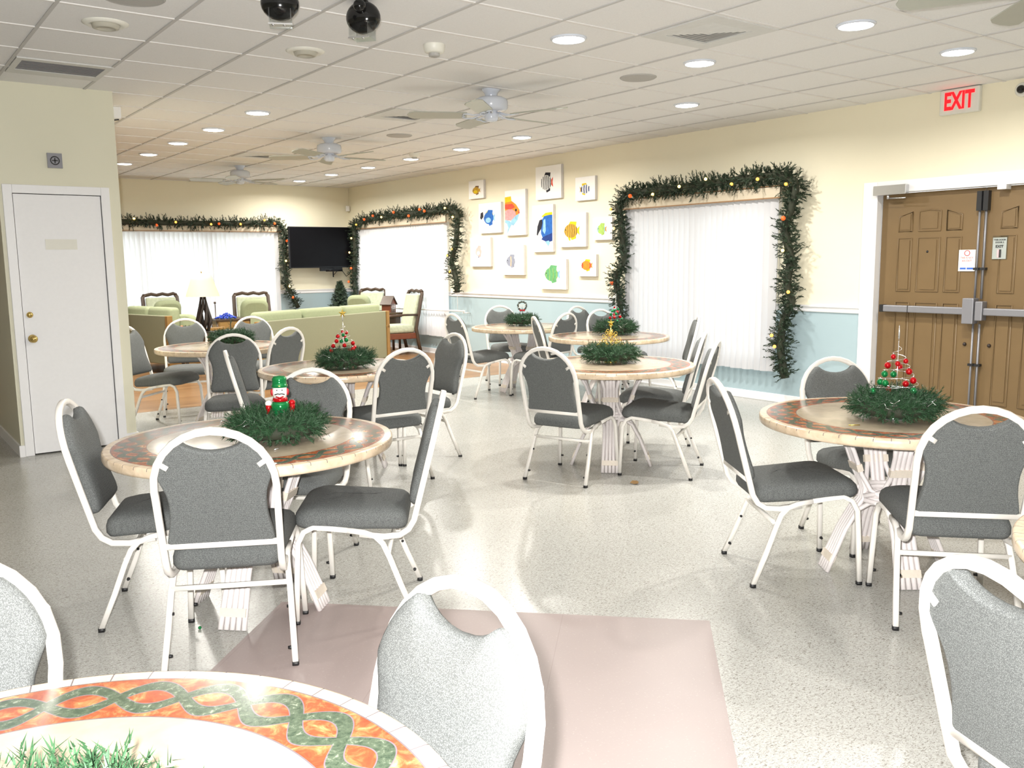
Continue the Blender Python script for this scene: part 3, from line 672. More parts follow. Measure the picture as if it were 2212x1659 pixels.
    def sr(ins, h):
        out = []
        for x, y in outline(ins):
            z = .385+.055*(y+.2)+h
            if y > .17: z -= (y-.17)*.22*(1 if h > .03 else .1)
            out.append((x, y, z))
        return out
    mb = MB(); mb.loft([sr(.03, -.012), sr(.008, -.008), sr(0, .008), sr(0, .036), sr(.006, .056), (sr(.020, .070)), sr(.05, .080), sr(.10, .087), sr(.15, .090)], 0, True, True); mb.build('seat', 'weave', t)
    return t
CH = [
 (1.108, 3.286, 332, 'grey padded chair with its back to the camera, in front of the nutcracker table'),
 (1.684, 3.369, 57, 'grey padded chair seen side-on at the right side of the nutcracker table'),
 (1.014, 3.852, 246, 'grey padded chair at the left side of the nutcracker table, before the closet door'),
 (1.685, 4.05, 140, 'grey padded chair on the far side of the nutcracker table, right of the nutcracker'),
 (2.26, 5.508, 251, 'grey padded chair seen edge-on at the left of the star-topped tree table'),
 (2.867, 5.305, 357, 'grey padded chair seen from behind, right front of the star-topped tree table'),
 (3.374, 5.741, 90, 'grey padded chair facing left at the right end of the star-topped tree table'),
 (2.30, 6.62, 160, 'grey padded chair facing the camera between the star-topped tree table and the leftmost table'),
 (2.28, 8.42, 225, 'grey padded chair half hidden by the closet corner'),
 (2.66, 9.02, 163, 'grey padded chair behind the leftmost table, in front of the small loveseat'),
 (3.387, 8.85, 175, 'grey padded chair behind the leftmost table, left of the long green sofa'),
 (2.92, 7.68, 22, 'grey padded chair seen from behind against the left part of the green sofa'),
 (3.879, 4.51, 290.7, 'grey padded chair seen from behind at the left of the gold tree table'),
 (4.47, 4.232, 32, 'grey padded chair facing left at the right front of the gold tree table'),
 (4.895, 4.717, 36, 'grey padded chair behind the front right chair of the gold tree table'),
 (6.32, 6.03, 44, 'farthest of the three side-on chairs leaning before the near window blinds'),
 (5.779, 6.74, 243, 'narrow side-on grey padded chair at the left of the table before the near window garland'),
 (5.56, 7.99, 268, 'grey padded chair at the left of the Joy pick table, back to the camera'),
 (6.424, 8.62, 164, 'grey padded chair behind the Joy pick table, left of the Joy pick'),
 (7.09, 7.73, 187, 'grey padded chair at the blue wall, beyond the right rim of the Joy pick table'),
 (6.02, 7.52, 12, 'grey padded chair seen from behind at the right of the Joy pick table'),
 (6.75, 7.03, 175, 'grey padded chair behind the table that stands before the near window garland'),
 (3.475, 2.462, 235.5, 'grey padded chair at the left of the right-hand mosaic table, seen from the side'),
 (3.545, 1.762, 313, 'grey padded chair seen from behind, front of the right-hand mosaic table'),
 (4.169, 2.483, 155, 'grey padded chair behind the right-hand mosaic table, before the double doors'),
 (.445, 1.178, 96, 'flash-whitened chair in the foreground, tucked to the cropped mosaic table'),
 (1.937, .562, 246.8, 'chair cut off by the bottom right corner, back to the camera'),
 (-.052, 1.63, 157.8, 'chair cut off by the left edge behind the cropped mosaic table'),
]
chair = make_chair(); Kc = treeof(chair); chairs = []
for i, (x, y, a, lab) in enumerate(CH):
    o = chair if i == 0 else dup(chair, K=Kc)
    o.location = (x, y, 0); o.rotation_euler = (0, 0, math.radians(a)); o['label'] = lab; chairs.append(o)
# ------------------------------------------------------------------ tables
TT = .735; TR = .590
def make_table():
    t = thing('round_table', 'x', 'table', (0, 0, 0), 0, 'round mosaic tables')
    top = MB().lathe([(.02, -.042), (TR-.012, -.042), (TR-.004, -.039), (TR, -.03), (TR, -.006), (TR-.003, -.001), (TR-.008, 0), (.02, 0)], 96).build('tabletop', 'mosaic', t, (0, 0, TT))
    MB().lathe([(.30, 0), (.30, .018)], 40).build('mounting_plate', 'cane', t, (0, 0, TT-.06))
    for k in range(4):
        a = PI/4+k*PI/2; Mr = Matrix.Rotation(a, 4, 'Z'); mb = MB()
        for j in range(5):
            o_ = (j-2)*.022; sp = o_*1.0
            P = [(.285, sp*1.15, .0), (.25, sp*1.1, .09), (.205, sp, .20), (.150, sp, .30), (.118, sp, .345), (.112, sp, .40), (.135, sp, .47), (.175, sp, .58), (.215, sp*1.05, .675)]
            if j in (0, 4): P = P[:4]+[(.10, sp*1.3, .335), (.06, sp*3.0, .352)] if True else P
            mb.tube(P, .0118, 8, M=Mr)
            if j in (0, 4): mb.tube([(.06, sp*3.0, .37), (.10, sp*1.4, .395), (.14, sp, .47), (.18, sp, .58), (.235, sp*1.5, .675)], .0115, 8, M=Mr)
        leg = mb.build('leg', 'cane', t)
        for (r0, z0_, h) in ((.262, .065, .035), (.152, .50, .035)):
            tl = math.atan2(.05, .13) if z0_ < .2 else -.3
            Mw = Mr @ Matrix.Translation((r0, 0, z0_)) @ Matrix.Rotation(-tl if z0_ < .2 else .3, 4, 'Y')
            MB().box(-.0135, -.056, -h/2, .0135, .056, h/2, M=Mw).build('binding', 'cane_wrap', leg)
    mb = MB()
    for zz, r_ in ((.352, .105), (.372, .112), (.392, .105)): mb.tube([(r_*math.cos(k*PI/12), r_*math.sin(k*PI/12), zz) for k in range(24)], .011, 8, closed=True)
    mb.build('waist_ring', 'cane', t)
    return t
TB = [
 (1.323, 3.621, 0, 'round mosaic table with the nutcracker and wreath, front left'),
 (2.79, 5.76, 10, 'round mosaic table with the star-topped ball tree, before the green sofa'),
 (2.70, 8.02, 5, 'leftmost far round table, beside the closet corner'),
 (4.33, 4.60, 0, 'round mosaic table with the gold wire tree, in the middle of the room'),
 (5.93, 6.34, 20, 'round table with a red and green ball tree before the near window garland'),
 (6.12, 7.96, 40, 'farthest right round table, with the Joy pick, by the blue wall'),
 (3.831, 2.182, 7, 'round mosaic table at right, before the brown double doors'),
 (.065, 1.128, -32.9, 'large orange and green mosaic table cropped by the bottom left corner'),
 (2.70, .50, 0, 'round table just outside the right edge, only its rim in view'),
]
table = make_table(); Kt = treeof(table); tables = []
for i, (x, y, a, lab) in enumerate(TB):
    o = table if i == 0 else dup(table, K=Kt)
    o.location = (x, y, 0); o.rotation_euler = (0, 0, math.radians(a)); o['label'] = lab; tables.append(o)
# ------------------------------------------------------------------ greenery
def tips_mesh(mb, tips, rnd, nl=.032, per=14, wd=.0022, mi=0):
    for P, D, L in tips:
        D = D.normalized(); u = D.orthogonal().normalized(); v = D.cross(u)
        for k in range(per):
            s = (k+.5)/per; a = rnd.uniform(0, 2*PI); out = (u*math.cos(a)+v*math.sin(a))
            b = P+D*(L*s); l = nl*rnd.uniform(.7, 1.15); e = b+(out*.8+D*.75).normalized()*l
            sd = out.cross(D).normalized()*wd
            mb.add([b-sd, b+sd, e], [(0, 1, 2)], mi)
def make_wreath(seed, ntips=1150, per=20, mat='needle'):
    rnd = random.Random(seed)
    t = thing('pine_wreath', 'x', 'wreath', (0, 0, 0), 0, 'green pine wreaths on the tables')
    mb = MB(); tips = []
    for k in range(ntips):
        a = rnd.uniform(0, 2*PI); b = rnd.choice([rnd.uniform(-.75, 3.5), rnd.uniform(-.75, .9), rnd.uniform(0, 2.6)]); r0 = .150
        out = Vector((math.cos(a), math.sin(a), 0)); d = out*math.cos(b)+Vector((0, 0, 1))*math.sin(b)
        d = d+Vector((-math.sin(a), math.cos(a), 0))*rnd.uniform(-.7, .7)
        c = out*r0*rnd.uniform(.5, 1)+Vector((0, 0, .055)); tips.append((c+d.normalized()*.012, d, rnd.uniform(.050, .092)))
    tips = [(P, D, min(L, abs(.058/D.normalized().z)) if D.z < 0 else L) for P, D, L in tips]
    tips_mesh(mb, tips, rnd, .023, per, .0019)
    mb.v = [(x, y, max(z, .0005)) for x, y, z in mb.v]
    mb.build('greenery', mat, t, fix=False)
    MB().tube([(0.142*math.cos(k*PI/12), .142*math.sin(k*PI/12), .05) for k in range(24)], .030, 10, closed=True).build('ring', 'twig', t)
    mb = MB()
    for k in range(12):
        a = rnd.uniform(0, 2*PI); r = rnd.uniform(.10, .22); c = Vector((r*math.cos(a), r*math.sin(a), .085)); q = [c]
        for j in range(4): q.append(q[-1]+Vector((rnd.uniform(-.03, .03), rnd.uniform(-.03, .03), rnd.uniform(-.018, .022))))
        mb.tube(q, .0009, 4)
    mb.build('tinsel', 'tinsel', t)
    return t
w0 = make_wreath(3); w1 = make_wreath(11)
WR = [(1.40, 3.53, 'pine wreath round the nutcracker', 0, 1.0), (2.78, 5.69, 'pine wreath under the star-topped ball tree', 1, 1.0), (2.80, 8.08, 'pine wreath on the leftmost far table', 0, 1.0), (4.38, 4.66, 'pine wreath under the gold wire tree', 1, 1.0),
 (6.10, 6.42, 'pine wreath under the red and green ball tree before the near window garland', 0, 1.05), (6.20, 8.08, 'pine wreath under the Joy pick', 1, .95), (3.785, 2.135, 'pine wreath under the spiral ball tree on the right-hand table', 0, 1.0), (.095, 1.02, 'pine wreath at the bottom left corner on the cropped mosaic table', 1, 1.0)]
Kw = [treeof(w0), treeof(w1)]; used = [0, 0]
for x, y, lab, v, s in WR:
    b = (w0, w1)[v]; o = b if not used[v] else dup(b, K=Kw[v]); used[v] = 1
    o.location = (x, y, TT+.004); o.rotation_euler = (0, 0, x*3); o['label'] = lab; o.scale = (s, s, s)
def ball_tree(x, y, h, label, star, seed, wire='silver_wire', rz=0, rmax=.075):
    t = thing('ornament_tree', label, 'table decoration', (x, y, TT+.001), rz, 'small wire trees hung with balls'); rnd = random.Random(seed)
    MB().tube([(0, 0, 0), (0, 0, h)], .0018, 6).lathe([(.001, 0), (.004, .02), (.0035, .05), (.0008, .075)], 8, (0, 0, h-.05)).build('stem', wire, t)
    P = []
    z0_ = .13; zt = h-.07
    for k in range(90): s = k/89; a = s*5.2*2*PI; r = rmax*(1-s)+.008; P.append((r*math.cos(a), r*math.sin(a), z0_+(zt-z0_)*s))
    MB().tube(P, .0012, 5).build('spiral_wire', wire, t)
    MB().lathe([(.05, 0), (.05, .006), (.01, .008)], 20).build('base', wire, t)
    for k in range(15):
        p = Vector(P[3+k*5+rnd.randint(-1, 1)]); r = .0150 if k < 12 else .012
        b = MB().ball((p.x, p.y, p.z-r-.004), r, 12).build('ball', 'red_ball' if rnd.random() < .5 else 'green_ball', t)
        MB().lathe([(.003, 0), (.003, .006), (.0005, .007)], 6, (p.x, p.y, p.z-.005)).build('ball_cap', 'silver_wire', b)
    if star: star_part(t, (0, 0, h+.012), .032)
    return t
def star_part(t, c, r, matx='gold'):
    pts = []
    for k in range(10): a = PI/2+k*PI/5; q = r if k % 2 == 0 else r*.38; pts.append((q*math.cos(a), q*math.sin(a)))
    n = len(pts); vs = [(c[0]+p[0], c[1], c[2]+p[1]) for p in pts]+[(c[0], c[1]-.008, c[2]), (c[0], c[1]+.008, c[2])]
    MB().add(vs, [(i, (i+1) % n, n) for i in range(n)]+[((i+1) % n, i, n+1) for i in range(n)]).build('star', matx, t)
YR = -math.radians(36)
ball_tree(3.76, 2.12, .405, 'spiral wire tree of red and green balls on the right-hand table', False, 5, rz=YR, rmax=.10)
ball_tree(2.76, 5.67, .375, 'wire tree of red and green balls topped by a gold star', True, 8, rz=YR+.6, rmax=.09)
ball_tree(6.10, 6.42, .38, 'wire tree of red and green balls before the near window garland', False, 21, rz=YR, rmax=.075)
# gold wire tree
t = thing('gold_wire_tree', 'gold curled wire tree with a star on the middle table', 'table decoration', (4.38, 4.66, TT+.002), YR); rnd = random.Random(4)
MB().tube([(0, 0, 0), (0, 0, .26)], .003, 6).lathe([(.045, 0), (.045, .006), (.01, .008)], 20).build('stem', 'gold', t)
mb = MB()
for k in range(26):
    z = .10+.13*(k/26); r = .085*(1-k/26)+.018; a = k*2.4; c = Vector((r*math.cos(a), r*math.sin(a), z)); u = Vector((math.cos(a), math.sin(a), .3)).normalized()
    mb.tube([(0, 0, z-.02), tuple(c*.6+Vector((0, 0, .4*z))), tuple(c)], .0018, 5)
    v = Vector((0, 0, 1)); mb.tube([tuple(c+(u*math.cos(q*PI/6)+v*math.sin(q*PI/6))*.014) for q in range(12)], .0018, 5, closed=True)
mb.build('curled_wire', 'gold', t); MB().ball((0, 0, .262), .008, 10).build('bead', 'gold', t); star_part(t, (0, 0, .285), .028)
# Joy pick
t = thing('joy_pick', 'tiny wreath pick reading Joy! with a red bow, by the blue wall', 'table decoration', (6.20, 8.08, TT+.002), YR); rnd = random.Random(6)
MB().tube([(0, 0, 0), (0, 0, .205)], .003, 6).lathe([(.04, 0), (.04, .006), (.01, .008)], 20).build('stem', 'twig', t)
mb = MB(); tips = []
for k in range(70):
    a = rnd.uniform(0, 2*PI); o_ = Vector((math.cos(a), 0, math.sin(a))); tips.append((Vector((0, 0, .222))+o_*.045, o_+Vector((0, rnd.uniform(-.6, .6), 0)), .012))
tips_mesh(mb, tips, rnd, .014, 10, .0012); mb.build('greenery', 'needle_dark', t, fix=False)
MB().tube([(.046*math.cos(k*PI/8), 0, .222+.046*math.sin(k*PI/8)) for k in range(16)], .007, 6, closed=True).build('ring', 'twig', t)
text_part('lettering', 'Joy!', .058, 'paper', t, Matrix.Translation((0, -.014, .229)) @ Matrix.Rotation(PI/2, 4, 'X'), .0015, .0008)
MB().ball((-.018, -.012, .172), .014, 8, sq=(1.2, .5, .8)).ball((.018, -.012, .172), .014, 8, sq=(1.2, .5, .8)).ball((0, -.014, .172), .006, 8).build('bow', 'red_ribbon', t)
# sprig on the leftmost table
t = thing('pine_sprig', 'upright green sprig in the wreath on the leftmost far table', 'table decoration', (2.80, 8.08, TT+.002), 0); rnd = random.Random(9)
mb = MB(); tips = [(Vector((0, 0, .08+.018*k)), Vector((rnd.uniform(-1, 1), rnd.uniform(-1, 1), 1.1)), .05) for k in range(9)]
tips_mesh(mb, tips, rnd, .02, 12, .002); mb.build('greenery', 'needle', t, fix=False); MB().tube([(0, 0, 0), (0, 0, .24)], .004, 6).lathe([(.035, 0), (.035, .006), (.01, .008)], 16).build('stem', 'twig', t)
# nutcracker
t = thing('nutcracker', 'painted toy soldier with green helmet and red sleeves in the wreath', 'figurine', (1.412, 3.52, TT+.019), math.radians(-24)); t.scale = (1.32, 1.32, 1.07)
MB().lathe([(.036, -.016), (.036, .012), (.03, .014)], 20).build('base', 'green_ball', t)
MB().lathe([(.022, .012), (.022, .07), (.020, .075)], 16).build('trousers', 'green_ball', t)
MB().lathe([(.021, .07), (.026, .08), (.028, .105), (.030, .125), (.024, .135), (.012, .14)], 20).build('coat', 'green_ball', t)
MB().lathe([(.014, .132), (.025, .138), (.022, .150), (.014, .155)], 16).build('collar', 'red_ball', t)
h_ = MB().lathe([(.012, .145), (.020, .15), (.0225, .165), (.0225, .185), (.020, .195), (.012, .198)], 20).build('head', 'skin_white', t)
MB().ball((-.008, -.0215, .183), .0025, 6).ball((.008, -.0215, .183), .0025, 6).build('eye', 'ink_black', h_)
MB().ball((0, -.024, .174), .004, 6).build('nose', 'skin_white', h_)
MB().tube([(-.015, -.019, .165), (-.006, -.023, .169), (0, -.0235, .167), (.006, -.023, .169), (.015, -.019, .165)], .0022, 6).build('moustache', 'ink_black', h_)
MB().tube([(-.012, -.019, .157), (0, -.024, .153), (.012, -.019, .157)], .003, 6).build('mouth', 'red_ball', h_)
MB().ball((-.024, .002, .172), .008, 8, sq=(.6, 1, 1.8)).ball((.024, .002, .172), .008, 8, sq=(.6, 1, 1.8)).build('hair', 'red_ribbon', h_)
MB().lathe([(.024, .194), (.025, .200), (.023, .202), (.0225, .218), (.0230, .226), (.018, .235), (.001, .238)], 24, cap=False).lathe([(.024, .192), (.0255, .196), (.024, .200)], 24, cap=False).build('helmet', 'green_ball', t)
MB().tube([(-.0235, -.006, .199), (0, -.0245, .199), (.0235, -.006, .199)], .0025, 6).build('hat_band', 'gold', t)
for s in (-1, 1):
    MB().ball((s*.036, 0, .128), .0115, 12, sq=(1, 1, 1.1)).build('epaulette', 'skin_white' if s < 0 else 'red_ball', t)
    a_ = MB().tube([(s*.036, 0, .128), (s*.037, -.002, .11), (s*.036, -.006, .088)], [.010, .0085, .007], 12).build('arm', 'red_ball', t)
    MB().ball((s*.036, -.008, .080), .0095, 12).build('hand', 'skin_white', a_)
# small litter
tag(MB().add([(0, 0, .004), (.05, .01, .012), (.075, .05, .006), (.03, .045, .016), (-.01, .03, .01), (.02, -.02, .009)], [(0, 1, 3), (1, 2, 3), (0, 3, 4), (0, 5, 1)]).build('dry_leaf', 'brown_leaf', None, (4.03, 4.06, .001)), 'curled brown leaf on the floor before the gold tree table', 'leaf')
tag(MB().ball((0, 0, .007), .007, 10).build('fallen_bead', 'green_ball', None, (1.02, 3.51, 0)), 'small green bead on the floor under the nutcracker table', 'bead')
tag(MB().tube([(0, 0, .003), (.022, .004, .005)], .003, 6).build('wire_scrap', 'silver_wire', None, (1.30, 3.33, TT)), 'tiny silver wire scrap at the front of the nutcracker table', 'scrap')
tag(MB().tube([(0, 0, .003), (.04, -.03, .003)], .002, 6).build('gold_stick', 'gold', None, (3.47, 2.17, TT)), 'short gold pin lying on the right-hand mosaic table', 'pin')
# ------------------------------------------------------------------ garlands
def garland(label, plane, path, seed, r=.105, dens=330, lights=None, hug=.13):
    rnd = random.Random(seed)
    def P3(a, z): return Vector((XW-hug-.02, a, z)) if plane == 'x' else Vector((a, YF-hug-.02, z))
    pts = [P3(*p) for p in path]; L = [0]
    for a, b in zip(pts, pts[1:]): L.append(L[-1]+(b-a).length)
    def at(s):
        for i in range(len(L)-1):
            if s <= L[i+1]: q = (s-L[i])/(L[i+1]-L[i]); return pts[i].lerp(pts[i+1], q), (pts[i+1]-pts[i]).normalized()
        return pts[-1], (pts[-1]-pts[-2]).normalized()
    org = pts[0].copy(); t = thing('garland', label, 'garland', org, 0, 'lit pine garlands round the windows')
    mb = MB(); tips = []; n = int(L[-1]*dens)
    for k in range(n):
        c, d = at(L[-1]*(k+rnd.random())/n); u = d.orthogonal().normalized(); v = d.cross(u); a = rnd.uniform(0, 2*PI)
        out = u*math.cos(a)+v*math.sin(a)+d*rnd.uniform(-.8, .5); sl = L[-1]*(k+.5)/n; ln = r*rnd.uniform(.45, 1.05)*(1.0+.28*math.sin(sl*11+seed)+.14*math.sin(sl*23))
        if rnd.random() < .05: ln *= 1.45
        q = c-org+out.normalized()*.035+Vector((rnd.uniform(-.02, .02), rnd.uniform(-.02, .02), rnd.uniform(-.02, .02)))
        lim = (hug-.01)
        e = out.normalized()*ln
        if plane == 'x' and e.x > lim: e.x = lim*.6
        if plane == 'y' and e.y > lim: e.y = lim*.6
        tips.append((q, e, e.length))
    tips_mesh(mb, tips, rnd, .027, 20, .0052); mb.build('greenery', 'needle_dark', t, fix=False)
    MB().tube([tuple(at(L[-1]*k/60)[0]-org) for k in range(61)], .040, 8).build('core', 'twig', t)
    nl = int(L[-1]*2.9)
    for k in range(nl):
        c, d = at(L[-1]*(k+rnd.random())/nl); u = d.orthogonal().normalized()
        off = Vector((-1, 0, 0)) if plane == 'x' else Vector((0, -1, 0)); sd = d.cross(off).normalized()
        p = c-org+off*(r*.88)+sd*rnd.uniform(-.055, .055)
        kind = rnd.choice(['bulb', 'ball_glow', 'bulb_hot', 'ball_glow', 'bulb'])
        MB().ball(tuple(p), (.019 if plane == 'y' else .017) if kind != 'ball_glow' else .023, 8).build('bulb' if kind != 'ball_glow' else 'ornament_ball', kind, t)
    return t
garland('lit pine garland round the near window, its right tail hanging beside the double doors wall', 'x', [(7.70, .62), (7.73, .93), (7.80, 1.23), (7.66, 1.47), (7.70, 1.86), (7.76, 2.12), (7.62, 2.24), (7.07, 2.245), (6.59, 2.25), (5.97, 2.27), (5.46, 2.28), (5.29, 2.19), (5.34, 1.95), (5.42, 1.77), (5.33, 1.46), (5.37, 1.21), (5.30, 1.05), (5.41, .82), (5.42, .54), (5.35, .28)], 1)
garland('lit pine garland round the window between the television and the fish canvases', 'x', [(14.64, .86), (14.70, 1.21), (14.60, 1.71), (14.62, 2.16), (14.0, 2.24), (13.03, 2.27), (12.0, 2.25), (11.45, 2.29), (11.22, 2.18), (11.27, 1.79), (11.42, 1.48), (11.3, 1.23), (11.27, 1.01)], 2, .098, 230)
garland('lit pine garland along the far wall window behind the lamp', 'y', [(2.5, 2.16), (3.3, 2.17), (4.17, 2.16), (4.91, 2.16), (5.71, 2.18), (6.13, 2.19), (6.24, 2.04), (6.20, 1.56), (6.22, 1.11), (6.42, .70)], 3, .095, 220)
# ------------------------------------------------------------------ television
t = thing('television', 'black flat television on a wall bracket in the far corner', 'television', (6.83, YF, 1.758))
bevel(MB().box(-.62, -.37, -.36, .62, -.32, .36).build('case', 'tv_black', t), .006); MB().box(-.60, -.372, -.34, .60, -.369, .345).build('screen', 'screen', t)
mb = MB(); mb.box(-.15, -.32, -.1, .15, -.03, -.05).box(-.2, -.03, -.2, .2, -.003, .2).box(-.03, -.32, -.42, .40, -.28, -.34); mb.tube([(.22, -.31, -.34), (.22, -.31, -.53)], .012, 6).tube([(.08, -.31, -.41), (.40, -.31, -.41)], .02, 6).tube([(.22, -.31, -.5), (.29, -.31, -.43), (.3, -.31, -.36)], .006, 6).tube([(.40, -.31, -.42), (.48, -.31, -.52), (.56, -.31, -.46)], .006, 6)
mb.build('wall_bracket', 'tv_black', t)
# ------------------------------------------------------------------ fish canvases
def ell(cx, cy, rx, ry, n=20, a0=0, a1=2*PI): return [(cx+rx*math.cos(a0+(a1-a0)*k/n), cy+ry*math.sin(a0+(a1-a0)*k/n)) for k in range(n if a1-a0 > 6.2 else n+1)]
def wc(name, c): 
    t = NT(name); v = t.coord(); hi = tuple(min(1, x*1.3+.10) for x in c)
    t.base(t.mix(t.ramp(t.noise(v, 30, 4, .6, .5), (.35, 0.), (.7, 1.)), tuple(x*.72 for x in c), c)); return t.set(.8, spec=.2)
WCM = {k: wc('watercolour_'+k, c) for k, c in dict(ochre=(.60, .36, .05), brown=(.22, .12, .06), blue=(.03, .14, .48), sky=(.30, .55, .72), black=(.03, .03, .04), yellow=(.85, .62, .02), orange=(.85, .30, .04), red=(.80, .10, .06), pink=(.80, .35, .35), green=(.15, .42, .18), lime=(.42, .62, .15), grey=(.32, .34, .42), tan=(.72, .50, .34), white=(.85, .85, .83), navy=(.02, .05, .22), pale=(.88, .50, .46)).items()}
def fish(cx, cy, w_, h_, d, body, fin, tail, stripes=None, belly=None, eye=True):
    # d=+1: head to the left, tail right
    S = []
    S.append((fin, [(cx-d*w_*.25, cy+h_*.3), (cx-d*w_*.05, cy+h_*.62), (cx+d*w_*.40, cy+h_*.58), (cx+d*w_*.34, cy+h_*.2), (cx+d*w_*.1, cy+h_*.2)]))
    S.append((fin, [(cx-d*w_*.1, cy-h_*.3), (cx+d*w_*.05, cy-h_*.60), (cx+d*w_*.36, cy-h_*.50), (cx+d*w_*.34, cy-h_*.1), (cx+d*w_*.1, cy-h_*.1)]))
    S.append((tail, [(cx+d*w_*.36, cy+h_*.06), (cx+d*w_*.62, cy+h_*.30), (cx+d*w_*.57, cy), (cx+d*w_*.62, cy-h_*.30), (cx+d*w_*.36, cy-h_*.06)]))
    S.append((body, [(cx-d*w_*.50, cy-h_*.02)]+[(cx-d*w_*.5*math.cos(a)*(.95), cy+h_*.46*math.sin(a)) for a in [PI*k/10 for k in range(1, 10)]]+[(cx+d*w_*.46, cy)]+[(cx-d*w_*.475*math.cos(a), cy+h_*.46*math.sin(a)) for a in [PI*k/10 for k in range(-9, 0)]]))
    if belly: S.append((belly, ell(cx-d*w_*.05, cy-h_*.16, w_*.26, h_*.2)))
    if stripes:
        col, n, wd = stripes
        for k in range(n):
            u = -.40+.78*k/(n-1) if n > 1 else 0; hh = .43*math.sqrt(max(.05, 1-(u/.5)**2)); X = cx+d*w_*u
            S.append((col, [(X-w_*wd, cy-h_*hh), (X+w_*wd, cy-h_*hh*.98), (X+w_*wd+d*w_*.03, cy), (X+w_*wd, cy+h_*hh*.98), (X-w_*wd, cy+h_*hh), (X-w_*wd+d*w_*.03, cy)]))
    if eye: S.append(('black', ell(cx-d*w_*.36, cy+h_*.08, .018, .018, 8)))
    return S
ART = {
 'ochre butterflyfish canvas, smallest at the upper left of the fish group': ((11.07, 10.69, 2.39, 2.65), fish(.50, .45, .48, .42, 1, 'ochre', 'brown', 'ochre', None, 'yellow')),
 'canvas of a small blue fish with a yellow back fin': ((10.82, 10.27, 1.88, 2.31), [('yellow', [(.30, .66), (.42, .76), (.62, .70), (.66, .60), (.4, .6)])]+fish(.46, .50, .46, .44, 1, 'blue', 'blue', 'sky', None, 'sky')+[('black', [(.10, .68), (.20, .72), (.22, .56), (.12, .46), (.07, .52)])]),
 'tall canvas of half a red and orange fish with a yellow fin': ((10.17, 9.70, 1.83, 2.45), [('yellow', [(0, .66), (0, .86), (.30, .87), (.34, .72), (.2, .62)]), ('orange', [(0, .45), (0, .74), (.35, .76), (.55, .68), (.72, .55), (.70, .48), (.45, .40)]), ('pink', [(0, .35), (0, .56), (.30, .60), (.52, .52), (.55, .42), (.3, .33)]), ('red', [(.0, .60), (0, .70), (.38, .70), (.5, .62), (.3, .58)]), ('sky', [(.30, .33), (.55, .44), (.70, .47), (.62, .34), (.42, .22), (.28, .24)]), ('sky', [(0, .30), (.02, .36), (.25, .32), (.34, .26), (.20, .14), (.08, .02), (.16, .18), (.10, .26)]), ('black', ell(.55, .555, .045, .03, 12)), ('red', ell(.69, .50, .04, .03, 8))]),
 'canvas of a black and white striped fish with a red tail, topmost of the group': ((9.47, 8.94, 2.28, 2.71), fish(.42, .50, .44, .50, 1, 'white', 'black', 'red', ('black', 6, .025), None, False)),
 'canvas of a tiny black and yellow banded fish, upper right of the group': ((8.66, 8.29, 2.22, 2.51), fish(.52, .47, .46, .42, -1, 'white', 'yellow', 'ochre', ('navy', 4, .045))),
 'tall canvas of a big blue fish cut by its right edge, centre of the group': ((9.55, 9.11, 1.59, 2.21), [('yellow', [(.45, .76), (.65, .83), (.97, .84), (.97, .76), (.6, .72)]), ('blue', [(.42, .40), (.44, .66), (.58, .76), (.80, .78), (.97, .78), (.97, .26), (.75, .22), (.52, .28)]), ('sky', [(.50, .45), (.55, .68), (.64, .70), (.66, .45), (.60, .38)]), ('navy', [(.52, .32), (.97, .40), (.97, .23), (.75, .20), (.44, .27)]), ('sky', [(.62, .22), (.78, .12), (.86, .20), (.8, .24)]), ('black', [(.22, .38), (.26, .55), (.36, .68), (.48, .70), (.50, .62), (.44, .50), (.30, .40), (.26, .35)])]),
 'canvas of a yellow and brown lined fish right of the big blue one': ((8.99, 8.46, 1.645, 2.07), [('yellow', [(.30, .40), (.38, .20), (.44, .18), (.42, .40)])]+fish(.46, .48, .52, .46, 1, 'ochre', 'yellow', 'yellow', ('brown', 6, .012))),
 'canvas of a small lime green fish, rightmost beside the garland': ((8.33, 7.98, 1.72, 1.99), fish(.45, .48, .44, .46, 1, 'lime', 'lime', 'orange', ('sky', 2, .04))),
 'canvas of a pale pink fish, lower left of the group': ((11.06, 10.54, 1.40, 1.82), fish(.42, .52, .30, .34, 1, 'pale', 'pale', 'white', None, 'white', False)+[('grey', ell(.42, .33, .03, .03, 8))]),
 'canvas of a grey fish with a tan stripe, lower middle left': ((10.26, 9.75, 1.28, 1.695), fish(.42, .46, .42, .38, 1, 'grey', 'grey', 'white', ('tan', 1, .06))),
 'canvas of a green fish, lowest of the group': ((9.40, 8.85, 1.095, 1.49), fish(.46, .50, .52, .50, 1, 'green', 'green', 'sky', ('lime', 4, .016))),
 'canvas of an orange red fish, lower right of the group': ((8.62, 8.27, 1.27, 1.545), fish(.48, .50, .54, .46, 1, 'orange', 'yellow', 'orange', ('red', 2, .06))),
}
for lab, ((yl, yr, zb, zt), shapes) in ART.items():
    t = thing('fish_canvas', lab, 'wall picture', (XW, (yl+yr)/2, (zb+zt)/2), 0, 'fish pictures on the right wall')
    hw, hh, dp = (yl-yr)/2, (zt-zb)/2, .042
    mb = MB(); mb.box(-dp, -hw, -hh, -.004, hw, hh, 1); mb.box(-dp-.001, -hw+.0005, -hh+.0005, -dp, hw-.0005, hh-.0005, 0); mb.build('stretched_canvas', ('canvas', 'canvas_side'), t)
    mb = MB(); mats = []
    for k, (c, poly) in enumerate(shapes):
        if WCM[c] not in mats: mats.append(WCM[c])
        mi = mats.index(WCM[c]); x0 = -dp-.0014-.0006*k
        mb.prism([(hw-2*hw*p[0], -hh+2*hh*p[1]) for p in poly], x0, x0+.0004, 'x', mi)
    mb.build('painted_fish', mats, t)
